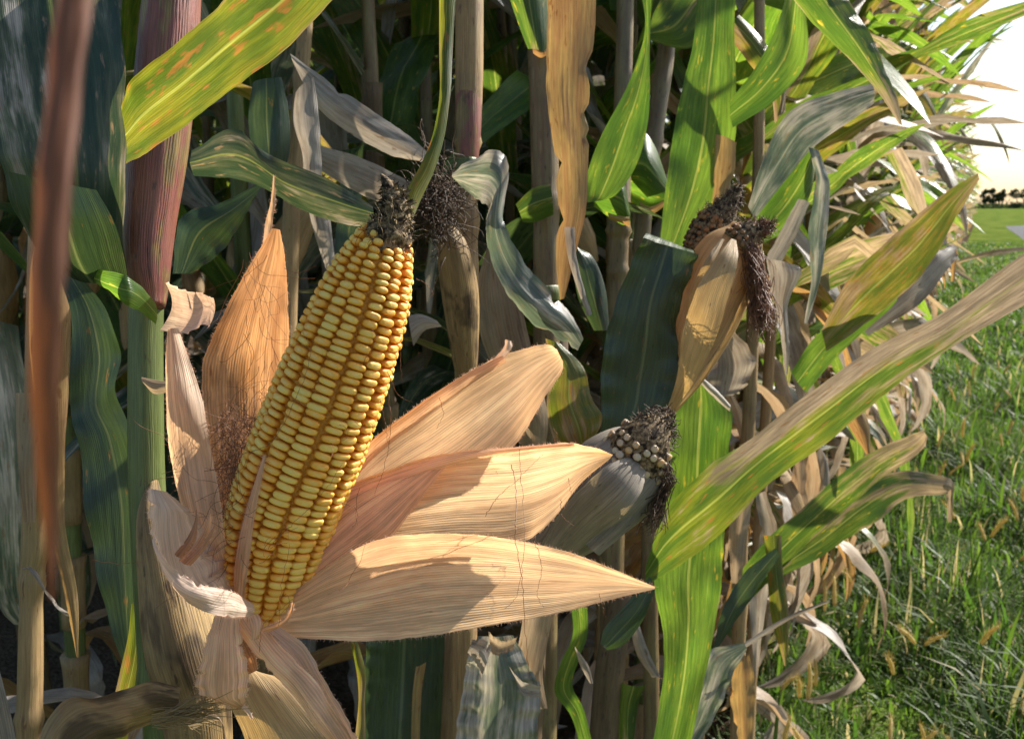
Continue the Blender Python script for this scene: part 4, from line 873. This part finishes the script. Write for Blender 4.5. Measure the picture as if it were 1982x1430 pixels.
# the row along the grass, receding to the right
ORD = ["first", "second", "third", "fourth", "fifth", "sixth", "seventh", "eighth", "ninth", "tenth"]
s = 1.45; n_edge = 0
far_mats = []
while s < 55:
    xy = world_xy(-.58 - .20 * min(1, max(0, s - 1.8) / 1.5) + rp_.gauss(0, .03), s)
    lb = ORD[n_edge] + " corn plant of the edge row beyond the drooping grey-green leaves" if n_edge < 10 else "corn plant in the sunlit edge row receding along the grass"
    if s < 22: corn_at(xy, lb, "corn plants along the grass verge", s < 7.5, True)
    else: far_mats.append((xy, 8 + rp_.randrange(8), rp_.uniform(0, 6.28)))
    if 1.6 < s < 5.2 and n_edge % 2:
        corn_at(world_xy(-.47 + rp_.gauss(0, .02), s + .06), "corn plant leaning out of the edge row over the grass", "corn plants along the grass verge", True, True)
    n_edge += 1; s += rp_.uniform(.085, .14) if s < 6 else rp_.uniform(.15, .21) if s < 22 else .25
# stragglers between the front row and the next, their leaves spread along the row
for s in (.98, 1.2, 1.42, 1.66, 1.9, 2.15):
    t = corn_at(world_xy(-.86 + rp_.gauss(0, .03), s), "shaded corn plant standing in the rows behind the front stalks", "corn plants in the rows behind", True)
    t.rotation_euler[2] = math.pi / 2 - ROWAZ + rp_.gauss(0, .25)
# rows behind
for k in range(1, 8):
    lat = -.52 - .56 * k; s = -1.5
    while s < 12:
        xy = world_xy(lat + rp_.gauss(0, .05), s); s += rp_.uniform(.15, .21) * (1 if k < 4 else 1.3)
        ang = math.degrees(math.atan2(xy[0], xy[1])); dist = math.hypot(*xy)
        if xy[1] < .3 or ang < -36 or ang > 28 or dist > 4.6 + .2 * k: continue
        corn_at(xy, "shaded corn plant standing in the rows behind the front stalks", "corn plants in the rows behind", dist < 2.4)
V, Fc = None, None
def mass(name, items):
    Vs, Fs, lfs, lms, mis, b = [], [], [], [], [], 0
    mats = []
    for xy, k, rz in items:
        me = JOINED[k]; nv = len(me.vertices); co = np.zeros(nv * 3); me.vertices.foreach_get("co", co); co = co.reshape(-1, 3)
        c, q = math.cos(rz), math.sin(rz)
        Vs.append(np.stack([co[:, 0] * c - co[:, 1] * q + xy[0], co[:, 0] * q + co[:, 1] * c + xy[1], co[:, 2]], 1))
        for key, dst in (("lf", lfs), ("lm", lms)):
            a = np.zeros(nv * 3); me.attributes[key].data.foreach_get("vector", a); dst.append(a.reshape(-1, 3))
        mm = []
        for m in me.materials:
            if m not in mats: mats.append(m)
            mm.append(mats.index(m))
        Fs += [tuple(x + b for x in p.vertices) for p in me.polygons]; mis += [mm[p.material_index] for p in me.polygons]
        b += nv
    out = mk_mesh(name, np.vstack(Vs), Fs, None, np.vstack(lfs), np.vstack(lms))
    for m in mats: out.materials.append(m)
    out.polygons.foreach_set("material_index", mis)
    o = stuff(bpy.data.objects.new(name, out)); COL.objects.link(o); return o
fm = mass("distant_corn", far_mats)
fm["label"] = "distant mass of corn at the far end of the row"; fm["category"] = "corn"

# ------------------------------------------------------------------ grass, foxtails
def blade_mat(name, c1, c2, c3):
    n = NT(name)
    r = n.add("ShaderNodeAttribute", attribute_name="br").outputs["Fac"]
    col = n.mix(n.step(r, .1, .8), c1, c2); col = n.mix(n.step(r, .88, .96), col, c3)
    pr = n.add("ShaderNodeBsdfPrincipled", {"Base Color": col, "Roughness": .52, "Specular IOR Level": .25})
    tl = n.add("ShaderNodeBsdfTranslucent", {"Color": n.add("ShaderNodeHueSaturation", {"Saturation": 1.2, "Value": 2.2, "Color": col}).outputs[0]})
    return n.done(n.add("ShaderNodeMixShader", {0: .42, 1: pr.outputs[0], 2: tl.outputs[0]}).outputs[0])
MT['grass'] = blade_mat("grass_blades", (.045, .082, .022), (.085, .132, .032), (.28, .24, .13))
def grass(name, N, lat0, lat1, s0, s1, hmin, hmax, w, seed, power=1.0):
    r = np.random.RandomState(seed)
    s_ = s0 + (s1 - s0) * r.rand(N) ** power; la = lat0 + (lat1 - lat0) * r.rand(N)
    # clumping
    la += .05 * np.sin(s_ * 9 + la * 5); base = np.stack([N2[0] * la + U2[0] * s_, N2[1] * la + U2[1] * s_, np.zeros(N)], 1)
    patch = .72 + .5 * np.sin(s_ * 5.1 + 2 * la) * np.sin(la * 9.3 - s_ * 1.7) * .5 + .35 * np.sin(s_ * 2.3 + 1.3 * la) * np.sin(la * 4.1 + s_)
    h = (hmin + (hmax - hmin) * r.rand(N) ** 1.6) * patch
    az = r.rand(N) * 6.283; bend = r.uniform(.1, 1.5, N)
    lv = [0, .35, .7, 1.0]
    dx = np.stack([np.cos(az), np.sin(az), np.zeros(N)], 1); sd = np.stack([-np.sin(az), np.cos(az), np.zeros(N)], 1)
    ww = w * r.uniform(.6, 1.5, N) * (1 + .06 * s_)
    V = np.zeros((N, 7, 3))
    for i, t in enumerate(lv):
        c = base + dx * (h * bend * t ** 2 * .75)[:, None]; c[:, 2] += h * (t - .38 * bend * t ** 2.2)
        k = (1, .9, .6, 0)[i]
        if i < 3: V[:, 2 * i] = c - sd * (ww * k / 2)[:, None]; V[:, 2 * i + 1] = c + sd * (ww * k / 2)[:, None]
        else: V[:, 6] = c
    b = (np.arange(N) * 7)[:, None]
    quads = np.concatenate([b + [0, 1, 3, 2], b + [2, 3, 5, 4]]); tri = b + [4, 5, 6]
    me = bpy.data.meshes.new(name); nl = len(quads) * 4 + len(tri) * 3
    me.vertices.add(N * 7); me.vertices.foreach_set("co", V.ravel())
    me.loops.add(nl); me.loops.foreach_set("vertex_index", np.concatenate([quads.ravel(), tri.ravel()]).astype(np.int32))
    me.polygons.add(len(quads) + len(tri))
    me.polygons.foreach_set("loop_start", np.concatenate([np.arange(len(quads)) * 4, len(quads) * 4 + np.arange(len(tri)) * 3]).astype(np.int32))
    me.materials.append(MT['grass']); me.update(calc_edges=True)
    a = me.attributes.new("br", 'FLOAT', 'POINT'); a.data.foreach_set("value", np.repeat(r.rand(N), 7).astype(np.float32))
    o = stuff(bpy.data.objects.new(name, me)); COL.objects.link(o); return o
g = grass("grass", 95000, -.42, 1.25, .9, 6.5, .06, .25, .0032, 5, 1.2)
g["label"] = "lush green grass on the verge beside the corn"; g["category"] = "grass"
g = grass("tall_grass", 8500, -.42, 1.25, 1.0, 7.0, .14, .40, .0085, 15, 1.2)
g["label"] = "long arching grass blades standing over the verge"; g["category"] = "grass"
g = grass("grass", 60000, -.42, 1.3, 6.0, 30, .08, .22, .009, 6, 1.5)
g["label"] = "distant green grass along the far verge and road"; g["category"] = "grass"
MT['foxtail'] = plain_mat("foxtail_bristle", (.46, .39, .18), (.56, .48, .26), (300, 300, 300), .6, .3, .1, trans=.5)
def foxtail_meshes(seed):
    r = np.random.RandomState(seed)
    hh = r.uniform(.30, .46); t = np.linspace(0, 1, 9); bx = r.uniform(.03, .10)
    C = np.stack([bx * t ** 2, np.zeros(9), hh * t], 1)
    st = strands_mesh("stem", [(C, .0011)], MT['grass'])
    T = unit(C[-1] - C[-2]); L = r.uniform(.055, .085); q = np.linspace(0, 1, 10)
    cc = C[-1] + np.outer(q * L, T) + np.outer(q ** 2 * .012, [1, 0, -.6])
    core = tube_mesh("seed_head", cc, np.interp(q, [0, .15, .8, 1], [.003, .0048, .004, .0015]), 'foxtail', 6)
    pp = []
    for i in range(110):
        u = r.rand(); c = np.array([np.interp(u, q, cc[:, k]) for k in range(3)]); o_ = unit(r.normal(0, 1, 3)); pp.append((np.array([c, c + (o_ + T * .7) * .006, c + (o_ + T) * .0105]), .00028))
    return st, core, strands_mesh("bristles", pp, 'foxtail')
FOX = [foxtail_meshes(s) for s in (1, 2, 3, 4)]
rf_ = random.Random(9)
for i in range(130):
    s = 1.35 + 4.2 * rf_.random() ** 1.6; la = rf_.uniform(-.38, .35 + .12 * s)
    x, y = world_xy(la, s)
    t = thing("foxtail_stem", "yellow foxtail seed head on a thin stem in the verge grass", "foxtail", (x, y, 0), "foxtail seed heads in the grass")
    st, co_, br = FOX[i % 4]
    for nm, me in (("stem", st), ("seed_head", co_)):
        o = bpy.data.objects.new(nm, me); COL.objects.link(o); o.parent = t
        if nm == "seed_head":
            b_ = bpy.data.objects.new("bristles", br); COL.objects.link(b_); b_.parent = o; b_["kind"] = "stuff"
    t.rotation_euler = (rf_.gauss(0, .15), rf_.gauss(0, .15), rf_.uniform(0, 6.28)); t.scale = (rf_.uniform(.75, 1.0),) * 3

# ------------------------------------------------------------------ far trees
MT['bark'] = plain_mat("tree_bark", (.06, .05, .04), (.10, .08, .06), (3, 3, 1), .9, .2, .3, .02)
MT['tree'] = plain_mat("tree_leaves", (.022, .042, .018), (.04, .065, .025), (.8, .8, .8), .8, .2, .1, trans=.12)
def tree(x, base_y, h_px, w_px, bare, label, D=230., seed=0, name="tree"):
    r = np.random.RandomState(seed); p = P(x, 396, D); hgt = S(h_px, D); wd_ = S(w_px, D)
    t = thing(name, label, "tree", (p[0], p[1], 0), "trees beyond the road")
    zz = np.linspace(0, hgt * .8, 8); ob_ = [(np.stack([p[0] + .2 * np.sin(zz), p[1] + 0 * zz, zz], 1), hgt * .03)]
    for k in range(5):
        z0 = hgt * r.uniform(bare, .7); a = r.uniform(0, 6.28); q = np.linspace(0, 1, 4)
        ob_.append((np.stack([p[0] + math.cos(a) * wd_ * .35 * q, p[1] + math.sin(a) * wd_ * .35 * q, z0 + hgt * .15 * q], 1), hgt * .012))
    ob("trunk", strands_mesh("trunk", ob_, 'bark'), t)
    V, Fc = [], []
    cl = [(r.normal(0, .24, 2), r.uniform(bare, .95)) for _ in range(14)]
    for i in range(1500):
        c, z = cl[r.randint(14)]; k = 1 - .55 * abs(z - .6)
        q = np.array([p[0] + wd_ * (c[0] * k + r.normal(0, .09)), p[1] + wd_ * (c[1] * k + r.normal(0, .09)), hgt * np.clip(z + r.normal(0, .05), bare * .8, 1.02)])
        s_ = hgt * .040 * r.uniform(.6, 1.4); a, b_ = unit(r.normal(0, 1, 3)), unit(r.normal(0, 1, 3)); j = len(V)
        V += [q - a * s_, q + a * s_, q + b_ * s_ * 1.4]; Fc.append((j, j + 1, j + 2))
    stuff(ob("crown", mk_mesh("crown", V, Fc, 'tree', smooth=False), t))
tree(1904, 396, 36, 15, .35, "leftmost slender far tree next to the corn tops", seed=1)
tree(1922, 396, 40, 19, .30, "tall far tree with a bare lower trunk, second from the corn", seed=2)
tree(1938, 396, 36, 16, .35, "slender far tree just left of the dense round one", seed=3)
tree(1966, 396, 38, 36, .04, "dense round far tree at the right edge", seed=4)
tree(1992, 396, 36, 32, .04, "dense far tree cut by the right edge of the picture", seed=5)
tree(1870, 396, 30, 20, .2, "far tree mostly hidden behind the corn tops", seed=6)
V, Fc = [], []
r = np.random.RandomState(8)
for i in range(5000):
    p = P(r.uniform(1780, 2100), 396, 240.); q = np.array([p[0], p[1] + r.normal(0, 1.5), abs(r.normal(0, .9))]); s_ = r.uniform(.1, .3)
    a, b_ = unit(r.normal(0, 1, 3)), unit(r.normal(0, 1, 3)); j = len(V); V += [q - a * s_, q + a * s_, q + b_ * s_ * 1.4]; Fc.append((j, j + 1, j + 2))
o = stuff(ob("hedge", mk_mesh("hedge", V, Fc, 'tree', smooth=False))); o["label"] = "dark low hedge under the far trees"; o["category"] = "hedge"
